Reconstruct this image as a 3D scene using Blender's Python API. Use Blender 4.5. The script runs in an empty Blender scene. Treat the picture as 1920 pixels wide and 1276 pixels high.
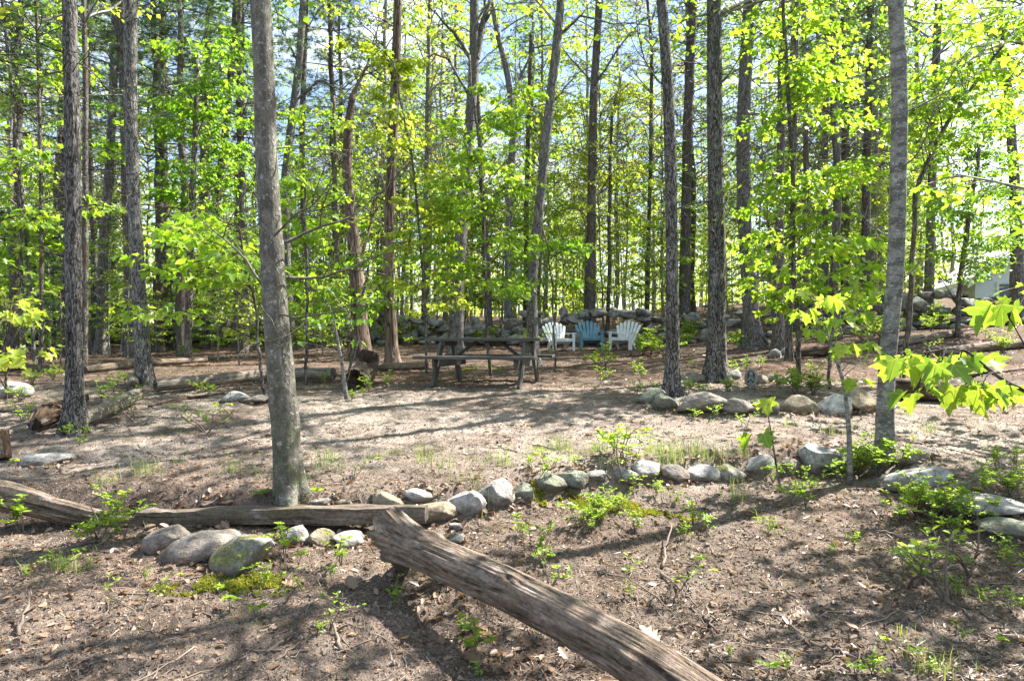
import bpy, bmesh, math, random
import numpy as np
from mathutils import Vector

S = bpy.context.scene
COL = S.collection
R = math.radians
rnd = random.Random(11)
RG = np.random.default_rng(7)

# ------------------------------------------------------------------ camera, sky, sun, exposure
EYE, FPX = 1.5, 1280.0                      # eye height; focal length in pixels of the 1920 px wide photograph
cam = bpy.data.objects.new('camera', bpy.data.cameras.new('camera'))
COL.objects.link(cam)
cam.location = (0, 0, EYE)
cam.rotation_euler = (R(90), 0, 0)
cam.data.sensor_width = 36
cam.data.lens = 24
cam.data.clip_start = 0.05
cam.data.clip_end = 6000
S.camera = cam

SUN_AZ, SUN_EL = R(60), R(50)               # azimuth clockwise from +Y (the view direction)
W = bpy.data.worlds.new('World')
S.world = W
W.use_nodes = True
nt = W.node_tree
nt.nodes.clear()
sky = nt.nodes.new('ShaderNodeTexSky')
sky.sky_type = 'NISHITA'
sky.sun_disc = False
sky.sun_elevation = SUN_EL
sky.sun_rotation = SUN_AZ
tcn = nt.nodes.new('ShaderNodeTexCoord')
mpn = nt.nodes.new('ShaderNodeMapping')
mpn.inputs['Scale'].default_value = (1, 1, 2.2)
cn = nt.nodes.new('ShaderNodeTexNoise')
cn.inputs['Scale'].default_value = 3.1
cn.inputs['Detail'].default_value = 7
cn.inputs['Roughness'].default_value = 0.6
cr = nt.nodes.new('ShaderNodeValToRGB')
cr.color_ramp.elements[0].position = 0.49
cr.color_ramp.elements[1].position = 0.66
cm = nt.nodes.new('ShaderNodeMixRGB')
cm.inputs['Color2'].default_value = (7.2, 7.6, 8.2, 1)
bg = nt.nodes.new('ShaderNodeBackground')
bg.inputs['Strength'].default_value = 0.075
out = nt.nodes.new('ShaderNodeOutputWorld')
nt.links.new(tcn.outputs['Generated'], mpn.inputs['Vector'])
nt.links.new(mpn.outputs[0], cn.inputs['Vector'])
nt.links.new(cn.outputs[0], cr.inputs[0])
nt.links.new(cr.outputs[0], cm.inputs[0])
nt.links.new(sky.outputs[0], cm.inputs[1])
nt.links.new(cm.outputs[0], bg.inputs[0])
nt.links.new(bg.outputs[0], out.inputs[0])

TOSUN = Vector((math.sin(SUN_AZ) * math.cos(SUN_EL), math.cos(SUN_AZ) * math.cos(SUN_EL), math.sin(SUN_EL)))
sl = bpy.data.lights.new('sun', 'SUN')
sl.energy = 5.0
sl.angle = R(0.53)
sl.color = (1.0, 0.955, 0.88)
so = bpy.data.objects.new('sun', sl)
COL.objects.link(so)
so.rotation_euler = (-TOSUN).to_track_quat('-Z', 'Y').to_euler()
so.location = (20, 12, 30)

S.view_settings.view_transform = 'Standard'
S.view_settings.look = 'None'
S.view_settings.exposure = 2.14
S.view_settings.gamma = 1.0
S.render.engine = 'CYCLES'
cy = S.cycles
cy.max_bounces = 7
cy.diffuse_bounces = 4
cy.glossy_bounces = 2
cy.transmission_bounces = 5
cy.transparent_max_bounces = 4
cy.caustics_reflective = False
cy.caustics_refractive = False
cy.sample_clamp_indirect = 6
cy.use_denoising = True

# ------------------------------------------------------------------ numpy noise
_T = np.random.default_rng(3).random(1 << 16).astype(np.float32)


def vnoise(P):
    P = np.asarray(P, dtype=np.float64)
    I = np.floor(P).astype(np.int64)
    F = P - I
    F = F * F * (3 - 2 * F)

    def h(a, b, c):
        k = ((I[..., 0] + a) * 73856093) ^ ((I[..., 1] + b) * 19349663) ^ ((I[..., 2] + c) * 83492791)
        k = k ^ (k >> 13)
        return _T[k & 0xFFFF]
    x, y, z = F[..., 0], F[..., 1], F[..., 2]
    a = h(0, 0, 0) * (1 - x) + h(1, 0, 0) * x
    b = h(0, 1, 0) * (1 - x) + h(1, 1, 0) * x
    c = h(0, 0, 1) * (1 - x) + h(1, 0, 1) * x
    d = h(0, 1, 1) * (1 - x) + h(1, 1, 1) * x
    return ((a * (1 - y) + b * y) * (1 - z) + (c * (1 - y) + d * y) * z) * 2 - 1


def fbm(P, o=4, g=0.5):
    P = np.asarray(P, dtype=np.float64)
    s, a, t = 0, 1.0, 0
    for k in range(o):
        s = s + a * vnoise(P * (2.03 ** k) + 17.3 * k)
        t += a
        a *= g
    return s / t


def sstep(a, b, x):
    t = np.clip((np.asarray(x, dtype=np.float64) - a) / (b - a), 0, 1)
    return t * t * (3 - 2 * t)


# ------------------------------------------------------------------ terrain
PY = [-12, 0, 3, 5, 6.4, 7.5, 9.2, 10.6, 12, 14, 18, 21, 23, 26, 32, 40, 46, 60, 90, 160, 400, 3000]
PZ = [-.12, .03, .14, .25, .38, .49, .66, .75, .80, .89, 1.06, 1.16, 1.35, 1.75, 2.35, 2.9, 3.0, 2.2, -1, -8, -20, -60]
EX = [-9, -4, -2.8, -0.9, -0.2, 0.6, 1.4, 2.2, 3.0, 3.6]
EY = [5.6, 5.45, 5.35, 5.3, 5.55, 5.95, 6.3, 6.5, 6.65, 6.7]


def gz(x, y, big=True):
    x = np.asarray(x, dtype=np.float64)
    y = np.asarray(y, dtype=np.float64)
    p = np.interp(y, PY, PZ)
    up = sstep(-.10, .22, y - np.interp(x, EX, EY))
    up = np.maximum(up, sstep(3.25, 3.85, x) * sstep(2.0, 4.0, y))
    z = p - .21 * (1 - up)
    z = z + .07 * np.maximum(0, x - 3) * sstep(11, 19, y) * (1 - sstep(60, 120, y))
    z = z - .03 * np.maximum(0, -x - 6) * sstep(14, 26, y) * (1 - sstep(60, 120, y))
    z = z + .06 * np.exp(-((x - .4) ** 2 / 3.5 + (y - 8.7) ** 2 / .9))
    z = z + .10 * np.exp(-((x - 2.75) ** 2 / .7 + (y - 9.3) ** 2 / .8))
    z = z + .08 * np.exp(-((x - .75) ** 2 / .25 + (y - 5.35) ** 2 / .06))
    lt = np.clip(((x + .72) * 1.35 + (y - 4.2) * -1.75) / 4.885, 0, 1)         # the hollow under the big log
    ld = np.hypot(x + .72 - 1.35 * lt, y - 4.2 + 1.75 * lt)
    z = z - .07 * np.exp(-(ld / .24) ** 2)
    if big:
        q = np.stack([x * .9, y * .9, x * 0], -1)
        z = z + .045 * fbm(q, 3) * np.clip(.4 + y / 14, 0, 1.5)
    return z


def at(px, py, Y):
    return Vector(((px - 960) / FPX * Y, Y, EYE - (py - 638) / FPX * Y))


_YS = np.concatenate([np.arange(1.2, 14, .01), np.arange(14, 60, .05)])


def gp(px, py):
    """the point of the ground seen at a pixel of the photograph"""
    xs = (px - 960) / FPX * _YS
    d = (EYE - (py - 638) / FPX * _YS) - gz(xs, _YS)
    k = np.nonzero(d < 0)[0]
    i = int(k[0]) if len(k) else len(_YS) - 1
    Y = float(_YS[i])
    X = float(xs[i])
    return Vector((X, Y, float(gz(X, Y))))


# ------------------------------------------------------------------ mesh building
class MB:
    def __init__(s):
        s.V, s.L, s.C, s.A, s.n = [], [], [], [], 0

    def add(s, V, loops, counts, attr=None):
        V = np.asarray(V, dtype=np.float64).reshape(-1, 3)
        s.V.append(V)
        s.L.append(np.asarray(loops, dtype=np.int64).ravel() + s.n)
        s.C.append(np.asarray(counts, dtype=np.int64).ravel())
        s.A.append(V if attr is None else np.asarray(attr, dtype=np.float64).reshape(-1, 3))
        s.n += len(V)
        return s

    def quads(s, V, Q, attr=None):
        Q = np.asarray(Q)
        return s.add(V, Q.ravel(), np.full(len(Q), Q.shape[1]), attr)

    def box(s, c, size, M=None, taper=None):
        x, y, z = [v / 2 for v in size]
        V = np.array([[-x, -y, -z], [x, -y, -z], [x, y, -z], [-x, y, -z], [-x, -y, z], [x, -y, z], [x, y, z], [-x, y, z]], dtype=float)
        b = min(size) * .12                                    # a small chamfer on the long edges through doubled corners
        F = [[3, 2, 1, 0], [4, 5, 6, 7], [0, 1, 5, 4], [1, 2, 6, 5], [2, 3, 7, 6], [3, 0, 4, 7]]
        A = V + np.array(c)
        if M is not None:
            V = V @ np.array(M).T
        return s.quads(V + np.array(c), F, A)

    def prism(s, poly, y0, y1, f=None):
        """an outline in x,z drawn along y"""
        n = len(poly)
        P = np.array(poly, dtype=float)
        V = np.concatenate([np.stack([P[:, 0], np.full(n, y0), P[:, 1]], 1), np.stack([P[:, 0], np.full(n, y1), P[:, 1]], 1)])
        loops, counts = [], []
        loops += list(range(n))
        counts.append(n)
        loops += list(range(2 * n - 1, n - 1, -1))
        counts.append(n)
        for i in range(n):
            j = (i + 1) % n
            loops += [j, i, n + i, n + j]
            counts.append(4)
        A = V.copy()
        if f is not None:
            V = f(V)
        return s.add(V, loops, counts, A)

    def mesh(s, name, mats, smooth=True, origin=(0, 0, 0)):
        me = bpy.data.meshes.new(name)
        V = np.concatenate(s.V) - np.array(origin)
        L = np.concatenate(s.L)
        C = np.concatenate(s.C)
        me.vertices.add(len(V))
        me.vertices.foreach_set('co', V.astype(np.float32).ravel())
        me.loops.add(len(L))
        me.loops.foreach_set('vertex_index', L.astype(np.int32))
        me.polygons.add(len(C))
        st = np.concatenate([[0], np.cumsum(C)[:-1]])
        me.polygons.foreach_set('loop_start', st.astype(np.int32))
        me.polygons.foreach_set('loop_total', C.astype(np.int32))
        me.polygons.foreach_set('use_smooth', np.full(len(C), bool(smooth)))
        a = me.attributes.new('tc', 'FLOAT_VECTOR', 'POINT')
        a.data.foreach_set('vector', np.concatenate(s.A).astype(np.float32).ravel())
        me.update(calc_edges=True)
        for m in (mats if isinstance(mats, (list, tuple)) else [mats]):
            me.materials.append(m)
        return me

    def build(s, name, mat, parent=None, smooth=True, origin=None):
        if origin is None:
            origin = parent.location if parent is not None else (0, 0, 0)
        o = bpy.data.objects.new(name, s.mesh(name, mat, smooth, origin))
        COL.objects.link(o)
        if parent is not None:
            o.parent = parent
        else:
            o.location = origin
        return o


def bevel(o, w=.004, seg=2):
    m = o.modifiers.new('bevel', 'BEVEL')
    m.width = w
    m.segments = seg
    m.limit_method = 'ANGLE'
    m.angle_limit = R(40)
    return o


def tag(o, label, cat, group=None, kind=None):
    if label:
        o['label'] = label
    if cat:
        o['category'] = cat
    if group:
        o['group'] = group
    if kind:
        o['kind'] = kind
    return o


def empty(name, loc, label=None, cat=None, group=None):
    o = bpy.data.objects.new(name, None)
    COL.objects.link(o)
    o.location = loc
    o.empty_display_size = .1
    return tag(o, label, cat, group)


def copy_tree(o, loc=None, rz=None, sc=None, label=None, group=None):
    c = o.copy()
    COL.objects.link(c)
    if loc is not None:
        c.location = loc
    if rz is not None:
        c.rotation_euler = (0, 0, rz)
    if sc is not None:
        c.scale = (sc, sc, sc) if isinstance(sc, (int, float)) else sc
    if label:
        c['label'] = label
    if group:
        c['group'] = group
    for ch in list(o.children):
        d = ch.copy()
        COL.objects.link(d)
        d.parent = c
    return c


def norm(a):
    return a / np.maximum(1e-9, np.linalg.norm(a, axis=-1, keepdims=True))


def frames(P):
    T = np.gradient(P, axis=0)
    T = norm(T)
    d = norm(P[-1] - P[0])
    ref = np.eye(3)[int(np.argmin(np.abs(d)))]
    X = norm(np.cross(np.broadcast_to(ref, T.shape), T))
    Y = np.cross(T, X)
    return T, X, Y


def tube(mb, P, rad, n=6, disp=None, cap=True, capend=True):
    """a tapering tube; disp(theta grid, length grid, radius grid) returns the displaced radius"""
    P = np.asarray(P, dtype=float)
    rad = np.asarray(rad, dtype=float) * np.ones(len(P))
    T, X, Y = frames(P)
    th = np.arange(n) / n * 2 * math.pi
    sl_ = np.concatenate([[0], np.cumsum(np.linalg.norm(np.diff(P, axis=0), axis=1))])
    TH, SL = np.meshgrid(th, sl_)
    RR = np.repeat(rad[:, None], n, 1)
    if disp is not None:
        RR = disp(TH, SL, RR)
    V = P[:, None, :] + RR[..., None] * (np.cos(TH)[..., None] * X[:, None, :] + np.sin(TH)[..., None] * Y[:, None, :])
    r0 = float(np.max(rad))
    A = np.stack([np.cos(TH) * r0, np.sin(TH) * r0, SL], -1)
    m = len(P)
    i = np.arange(m - 1)[:, None] * n
    j = np.arange(n)[None, :]
    k = (j + 1) % n
    Q = np.stack([i + j, i + k, i + n + k, i + n + j], -1).reshape(-1, 4)
    loops = Q.ravel()
    counts = np.full(len(Q), 4)
    if cap:
        loops = np.concatenate([loops, np.arange(n)[::-1]])
        counts = np.concatenate([counts, [n]])
    if capend:
        loops = np.concatenate([loops, (m - 1) * n + np.arange(n)])
        counts = np.concatenate([counts, [n]])
    mb.add(V.reshape(-1, 3), loops, counts, A.reshape(-1, 3))


def tubes(mb, PP, RR, n=4):
    """many thin tubes at once: PP (k, m, 3), RR (k, m)"""
    PP = np.asarray(PP, dtype=float)
    if len(PP) == 0:
        return
    k, m, _ = PP.shape
    T = norm(np.gradient(PP, axis=1))
    ref = np.where(np.abs(T[..., 2:3]) > .8, np.array([1., 0, 0]), np.array([0, 0, 1.]))
    X = norm(np.cross(ref, T))
    Y = np.cross(T, X)
    th = np.arange(n) / n * 2 * math.pi
    V = PP[:, :, None, :] + RR[:, :, None, None] * (np.cos(th)[None, None, :, None] * X[:, :, None, :] + np.sin(th)[None, None, :, None] * Y[:, :, None, :])
    b = (np.arange(k) * m * n)[:, None, None]
    i = (np.arange(m - 1) * n)[None, :, None]
    j = np.arange(n)[None, None, :]
    jj = (j + 1) % n
    Q = np.stack([b + i + j, b + i + jj, b + i + n + jj, b + i + n + j], -1).reshape(-1, 4)
    mb.quads(V.reshape(-1, 3), Q)


# leaf outlines: right half from base to tip, x across, y along
def _leaf(half, fold=.22, droop=.18):
    h = np.array(half, dtype=float)
    Vr = np.stack([h[:, 0], h[:, 1], np.abs(h[:, 0]) * fold - droop * h[:, 1] ** 2], 1)
    Vl = Vr[1:-1] * np.array([-1, 1, 1])
    V = np.concatenate([Vr, Vl])
    n, q = len(Vr), len(Vl)
    fr = list(range(n))
    fl = [0] + [n - 1] + [n + q - 1 - i for i in range(q)]
    return V, fr + fl, [n, n]


LEAF_NEAR = _leaf([(0, 0), (.22, -.10), (.46, -.04), (.40, .10), (.34, .19), (.52, .30), (.70, .50), (.50, .48), (.40, .52), (.24, .50), (.27, .66), (.30, .78), (.14, .80), (0, 1.0)], .2, .25)
LEAF_MID = _leaf([(0, 0), (.44, -.02), (.32, .18), (.66, .48), (.25, .52), (.24, .76), (0, 1.0)], .22, .2)
LEAF_OVAL = _leaf([(0, 0), (.24, .3), (.22, .66), (0, 1.0)], .3, .12)
LEAF_FAR = (np.array([[0, 0, 0], [.42, .42, .08], [0, 1, -.12], [-.42, .42, .08]], dtype=float), [0, 1, 2, 3], [4])
NEEDLE = (np.array([[-.03, 0, 0], [.03, 0, 0], [0, 1, 0]], dtype=float), [0, 1, 2], [3])
LEAF_OAK = _leaf([(0, 0), (.10, .08), (.30, .14), (.16, .26), (.44, .40), (.18, .50), (.38, .70), (.14, .74), (.14, .90), (0, 1.0)], .25, -.15)


def leaves(mb, pos, tip, nor, size, T):
    V, loops, counts = T
    pos = np.asarray(pos, dtype=float)
    N = len(pos)
    if N == 0:
        return
    tip = norm(np.asarray(tip, dtype=float))
    nor = np.asarray(nor, dtype=float)
    X = norm(np.cross(tip, nor))
    Z = np.cross(X, tip)
    size = np.broadcast_to(np.asarray(size, dtype=float), (N,))
    nv_ = len(V)
    zr = np.random.default_rng(N).uniform(.2, 2.4, (N, 1, 1)) if nv_ > 3 else 1.0
    W_ = pos[:, None, :] + size[:, None, None] * (V[None, :, 0:1] * X[:, None, :] + V[None, :, 1:2] * tip[:, None, :] + V[None, :, 2:3] * zr * Z[:, None, :])
    nv = len(V)
    L = (np.arange(N) * nv)[:, None] + np.array(loops)[None, :]
    mb.add(W_.reshape(-1, 3), L.ravel(), np.tile(np.array(counts), N), np.tile(V, (N, 1)))


def rdir(rg, n):
    return norm(rg.normal(size=(n, 3)))


def spray(rg, wood, leaf, a, c, r, nl, ls, T=LEAF_MID, br=None, nt_=6, lift=.12, flat=.3, tn=4, droop=.45):
    """a branch from a to c with a flat fan of twigs and leaves round c"""
    a = np.asarray(a, float)
    c = np.asarray(c, float)
    L = np.linalg.norm(c - a) + 1e-6
    t = np.linspace(0, 1, 7)[:, None]
    mid = (a + c) / 2 + np.array([0, 0, lift * L]) + rg.normal(size=3) * .05 * L
    B = (1 - t) ** 2 * a + 2 * t * (1 - t) * mid + t ** 2 * c
    if br is None:
        br = .006 + .006 * L
    if wood is not None:
        tube(wood, B, np.linspace(br, .004, 7), 5, cap=False, capend=False)
    out_ = c - a
    out_[2] *= .3
    out_ = out_ / (np.linalg.norm(out_) + 1e-6)
    s0 = rg.uniform(.35, 1, nt_)
    st = np.stack([np.interp(s0, t[:, 0], B[:, k]) for k in range(3)], 1)
    ang = rg.uniform(-1.9, 1.9, nt_)
    d = np.stack([out_[0] * np.cos(ang) - out_[1] * np.sin(ang), out_[0] * np.sin(ang) + out_[1] * np.cos(ang), rg.uniform(-.25, .3, nt_)], 1)
    d = norm(d)
    ln = r * rg.uniform(.55, 1.15, nt_)
    u = np.linspace(0, 1, 5)
    PPt = st[:, None, :] + d[:, None, :] * (ln[:, None] * u[None, :])[..., None]
    PPt[..., 2] -= (u ** 2)[None, :] * ln[:, None] * .18
    PPt += rg.normal(size=PPt.shape) * .02 * r * (u > 0)[None, :, None]
    if wood is not None:
        tubes(wood, PPt, np.linspace(max(.0028, br * .35), .0016, 5)[None, :].repeat(nt_, 0), tn if tn < 4 else 3)
    k = rg.integers(0, nt_, nl)
    uu = rg.beta(1.6, 1.0, nl)
    f = uu * 4
    i0 = np.clip(f.astype(int), 0, 3)
    fr = (f - i0)[:, None]
    p = PPt[k, i0] * (1 - fr) + PPt[k, i0 + 1] * fr
    az = rg.uniform(-1.4, 1.4, nl)
    td = d[k]
    tip = np.stack([td[:, 0] * np.cos(az) - td[:, 1] * np.sin(az), td[:, 0] * np.sin(az) + td[:, 1] * np.cos(az), -droop + rg.normal(size=nl) * .35], 1)
    tip = norm(tip)
    nor = np.array([0, 0, 1.]) + rg.normal(size=(nl, 3)) * np.array([.45, .45, .1])
    p = p + tip * ls * .4 + rg.normal(size=(nl, 3)) * np.array([.35, .35, .35 * flat]) * r * .35
    leaves(leaf, p, tip, nor, ls * rg.uniform(.6, 1.25, nl), T)


# ------------------------------------------------------------------ materials
class NT:
    def __init__(s, name):
        s.m = bpy.data.materials.new(name)
        s.m.use_nodes = True
        s.t = s.m.node_tree
        s.t.nodes.clear()
        s.out = s.t.nodes.new('ShaderNodeOutputMaterial')

    def n(s, typ, ins=None, **props):
        x = s.t.nodes.new('ShaderNode' + typ)
        for k, v in props.items():
            setattr(x, k, v)
        for k, v in (ins or {}).items():
            i = x.inputs[k]
            if isinstance(v, bpy.types.NodeSocket):
                s.t.links.new(v, i)
            elif isinstance(v, (tuple, list)) and len(v) == 3 and i.type == 'RGBA':
                i.default_value = (*v, 1)
            else:
                i.default_value = v
        return x

    def tc(s, sx=1, sy=1, sz=1, attr='tc'):
        if attr == 'obj':
            v = s.n('TexCoord').outputs['Object']
        elif attr == 'pos':
            v = s.n('NewGeometry').outputs['Position']
        else:
            v = s.n('Attribute', attribute_name=attr).outputs['Vector']
        return s.n('Mapping', {'Vector': v, 'Scale': (sx, sy, sz)}).outputs[0]

    def noise(s, vec, scale, detail=4, rough=.55, dist=0):
        return s.n('TexNoise', {'Vector': vec, 'Scale': scale, 'Detail': detail, 'Roughness': rough, 'Distortion': dist}).outputs[0]

    def ramp(s, fac, *stops):
        x = s.n('ValToRGB', {0: fac})
        e = x.color_ramp.elements
        while len(e) < len(stops):
            e.new(.5)
        for k, (p, c) in enumerate(stops):
            e[k].position = p
            e[k].color = (*c, 1) if isinstance(c, (tuple, list)) else (c, c, c, 1)
        return x.outputs[0]

    def mix(s, f, a, b, mode='MIX'):
        return s.n('MixRGB', {0: f, 1: a, 2: b}, blend_type=mode).outputs[0]

    def math(s, op, a, b=0.0):
        return s.n('Math', {0: a, 1: b}, operation=op).outputs[0]

    def bump(s, h, dist=.01, st=1.0, nrm=None):
        d = {'Height': h, 'Distance': dist, 'Strength': st}
        if nrm is not None:
            d['Normal'] = nrm
        return s.n('Bump', d).outputs[0]

    def pbr(s, col, rough=.8, nrm=None, spec=.3, **kw):
        d = {'Base Color': col, 'Roughness': rough, 'Specular IOR Level': spec}
        if nrm is not None:
            d['Normal'] = nrm
        d.update(kw)
        b = s.n('BsdfPrincipled', d)
        s.t.links.new(b.outputs[0], s.out.inputs[0])
        return s.m


def bark(name, dark, light, lichen, lich_amt=.5, sc=1.0, ridge=.25, bumpd=.02, moss=None, red=None, crack=.85, mott=0, mots=11):
    t = NT(name)
    v = t.tc(1, 1, ridge)
    n1 = t.noise(v, 26 * sc, 6, .62, .6)
    nb = t.noise(t.tc(1, 1, ridge * .8), 15 * sc, 3, .5, 1.2)
    vr = t.ramp(t.math('ABSOLUTE', t.math('SUBTRACT', nb, .5)), (0.0, 1.0 - crack), (.085, 1.0))
    h = t.math('MULTIPLY', vr, t.math('ADD', n1, .35))
    n3 = t.noise(t.tc(1, 1, .5), 2.2, 4, .6)
    col = t.ramp(t.math('ADD', h, t.math('MULTIPLY', t.math('SUBTRACT', n3, .5), .35)), (.22, dark), (.95, light))
    v2 = t.tc(1, 1, .55)
    l1 = t.noise(v2, 5.5, 5, .65)
    l2 = t.noise(v2, 38, 3, .6)
    lm = t.math('MULTIPLY', t.ramp(l1, (.52, 0), (.66, 1)), t.ramp(l2, (.40, 0), (.62, 1)))
    col = t.mix(t.math('MULTIPLY', lm, lich_amt), col, lichen)
    if red:
        rm = t.ramp(t.noise(t.tc(1, 1, .35), 4.1, 4), (.5, 0), (.62, 1))
        col = t.mix(t.math('MULTIPLY', rm, .6), col, red)
    if mott:
        mic = t.noise(t.tc(1, 1, .8), 75, 4, .7)
        col = t.mix(1.0, col, t.ramp(mic, (.32, .5), (.52, 1.05)), 'MULTIPLY')
        h = t.math('ADD', h, t.math('MULTIPLY', mic, .5))
        v3 = t.tc(1, 1, mott)
        mt = t.ramp(t.noise(v3, mots, 6, .72), (.44, 1), (.53, 0))
        col = t.mix(t.math('MULTIPLY', mt, .62), col, (.045, .043, .036))
        sp = t.ramp(t.noise(t.tc(1, 1, 1.3), 21, 4, .65), (.58, 0), (.66, 1))
        col = t.mix(t.math('MULTIPLY', sp, .75), col, lichen)
    if moss:
        z = t.n('SeparateXYZ', {0: t.tc()}).outputs[2]
        mm = t.math('MULTIPLY', t.ramp(t.math('MULTIPLY', z, .55), (0, 1), (1, .25)), t.ramp(t.noise(t.tc(), 9, 5), (.42, 0), (.6, 1)))
        col = t.mix(t.math('MULTIPLY', mm, .75), col, moss)
    rn = t.n('ObjectInfo').outputs['Random']
    col = t.n('HueSaturation', {'Color': col, 'Value': t.math('ADD', t.math('MULTIPLY', rn, .35), .82)}).outputs[0]
    return t.pbr(col, .88, t.bump(h, bumpd, .9), .2)


M = {}
M['bark_rough'] = bark('bark_rough', (.030, .026, .024), (.235, .215, .20), (.38, .40, .37), .6, 1.5, .42, .03)
M['bark_pale'] = bark('bark_pale', (.045, .04, .037), (.285, .265, .245), (.42, .43, .40), .6, 1.6, .4, .02)
M['bark_dark'] = bark('bark_dark', (.04, .034, .03), (.23, .205, .185), (.34, .35, .32), .55, 1.4, .35, .025, red=(.15, .085, .06))
M['bark_smooth'] = bark('bark_smooth', (.075, .066, .055), (.185, .165, .14), (.38, .38, .34), .75, .8, .7, .014, crack=.3, mott=.6, mots=9, moss=(.075, .085, .035))
M['bark_ring'] = bark('bark_ring', (.10, .095, .088), (.34, .325, .30), (.48, .48, .45), .8, .9, 1.6, .014, crack=.3, mott=3.0, mots=4.2)
M['bark_red'] = bark('bark_red', (.045, .032, .026), (.25, .18, .14), (.32, .30, .27), .3, .8, .12, .03)
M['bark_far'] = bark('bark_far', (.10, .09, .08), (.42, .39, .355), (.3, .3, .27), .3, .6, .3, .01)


def leafmat(name, c1, c2, c3, tr=.5, spec=.4, rough=.4, tboost=1.13, veins=False):
    t = NT(name)
    rn = t.n('NewGeometry').outputs['Random Per Island']
    col = t.ramp(rn, (0.0, c1), (.5, c2), (1.0, c3))
    po = t.noise(t.tc(1, 1, 1, 'pos'), .8, 2)
    col = t.n('HueSaturation', {'Color': col, 'Value': t.math('ADD', t.math('MULTIPLY', po, .6), .72)}).outputs[0]
    if veins:
        sp = t.n('SeparateXYZ', {0: t.tc()})
        an = t.math('ARCTAN2', t.math('ABSOLUTE', sp.outputs[0]), t.math('ADD', sp.outputs[1], .02))
        ln = t.n('VectorMath', {0: t.tc()}, operation='LENGTH').outputs['Value']
        dm = None
        for a_ in (0.0, .92, 1.75):
            dk = t.math('MULTIPLY', t.math('ABSOLUTE', t.math('SINE', t.math('SUBTRACT', an, a_))), ln)
            dm = dk if dm is None else t.math('MINIMUM', dm, dk)
        vn = t.ramp(dm, (.006, 1), (.024, 0))
        sd = t.ramp(t.math('FRACT', t.math('MULTIPLY', t.math('ADD', ln, t.math('MULTIPLY', an, .35)), 9.0)), (0, .45), (.12, 0))
        col = t.mix(t.math('MULTIPLY', t.math('MAXIMUM', vn, sd), .55), col, (.42, .46, .16))
        bl = t.noise(t.tc(1, 1, 1, 'pos'), 45, 4, .6)
        col = t.mix(1.0, col, t.ramp(bl, (.28, (.62, .58, .5)), (.46, (1, 1, 1))), 'MULTIPLY')
    d = t.n('BsdfPrincipled', {'Base Color': col, 'Roughness': rough, 'Specular IOR Level': spec})
    tcol = t.mix(1.0, col, (1.52 * tboost, 1.44 * tboost, .62, 1), 'MULTIPLY')
    tl = t.n('BsdfTranslucent', {'Color': tcol})
    mx = t.n('MixShader', {0: tr, 1: d.outputs[0], 2: tl.outputs[0]})
    t.t.links.new(mx.outputs[0], t.out.inputs[0])
    return t.m


M['leaf_bright'] = leafmat('leaf_bright', (.13, .25, .035), (.20, .335, .045), (.31, .41, .065), .6)
M['leaf_green'] = leafmat('leaf_green', (.09, .20, .03), (.15, .28, .04), (.23, .35, .05), .6)
M['leaf_deep'] = leafmat('leaf_deep', (.06, .15, .03), (.09, .20, .03), (.14, .26, .03), .5)
M['leaf_yellow'] = leafmat('leaf_yellow', (.19, .28, .05), (.27, .36, .06), (.38, .42, .09), .6)
M['leaf_near'] = leafmat('leaf_near', (.12, .23, .035), (.19, .31, .045), (.28, .37, .065), .58, veins=True)
M['leaf_olive'] = leafmat('leaf_olive', (.15, .17, .06), (.24, .25, .08), (.36, .31, .13), .55)
M['leaf_small'] = leafmat('leaf_small', (.15, .28, .04), (.24, .36, .05), (.33, .40, .07), .5)
M['needle'] = leafmat('needle', (.05, .10, .05), (.08, .15, .075), (.12, .19, .09), .3)
M['grass'] = leafmat('grass', (.10, .18, .05), (.17, .26, .07), (.30, .30, .14), .4)
M['moss'] = leafmat('moss', (.11, .13, .02), (.19, .21, .035), (.28, .27, .06), .35)
M['dead_leaf'] = leafmat('dead_leaf', (.10, .058, .038), (.18, .115, .078), (.30, .215, .155), .15)
M['dry_needle'] = leafmat('dry_needle', (.10, .06, .042), (.215, .14, .10), (.36, .285, .225), .05)
M['debris'] = leafmat('debris', (.035, .025, .02), (.12, .09, .07), (.27, .22, .175), .05)


def m_twig():
    t = NT('twig')
    rn = t.n('NewGeometry').outputs['Random Per Island']
    c = t.ramp(rn, (0, (.06, .045, .036)), (1, (.24, .19, .155)))
    return t.pbr(c, .85, None, .2)


M['twig'] = m_twig()


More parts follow.
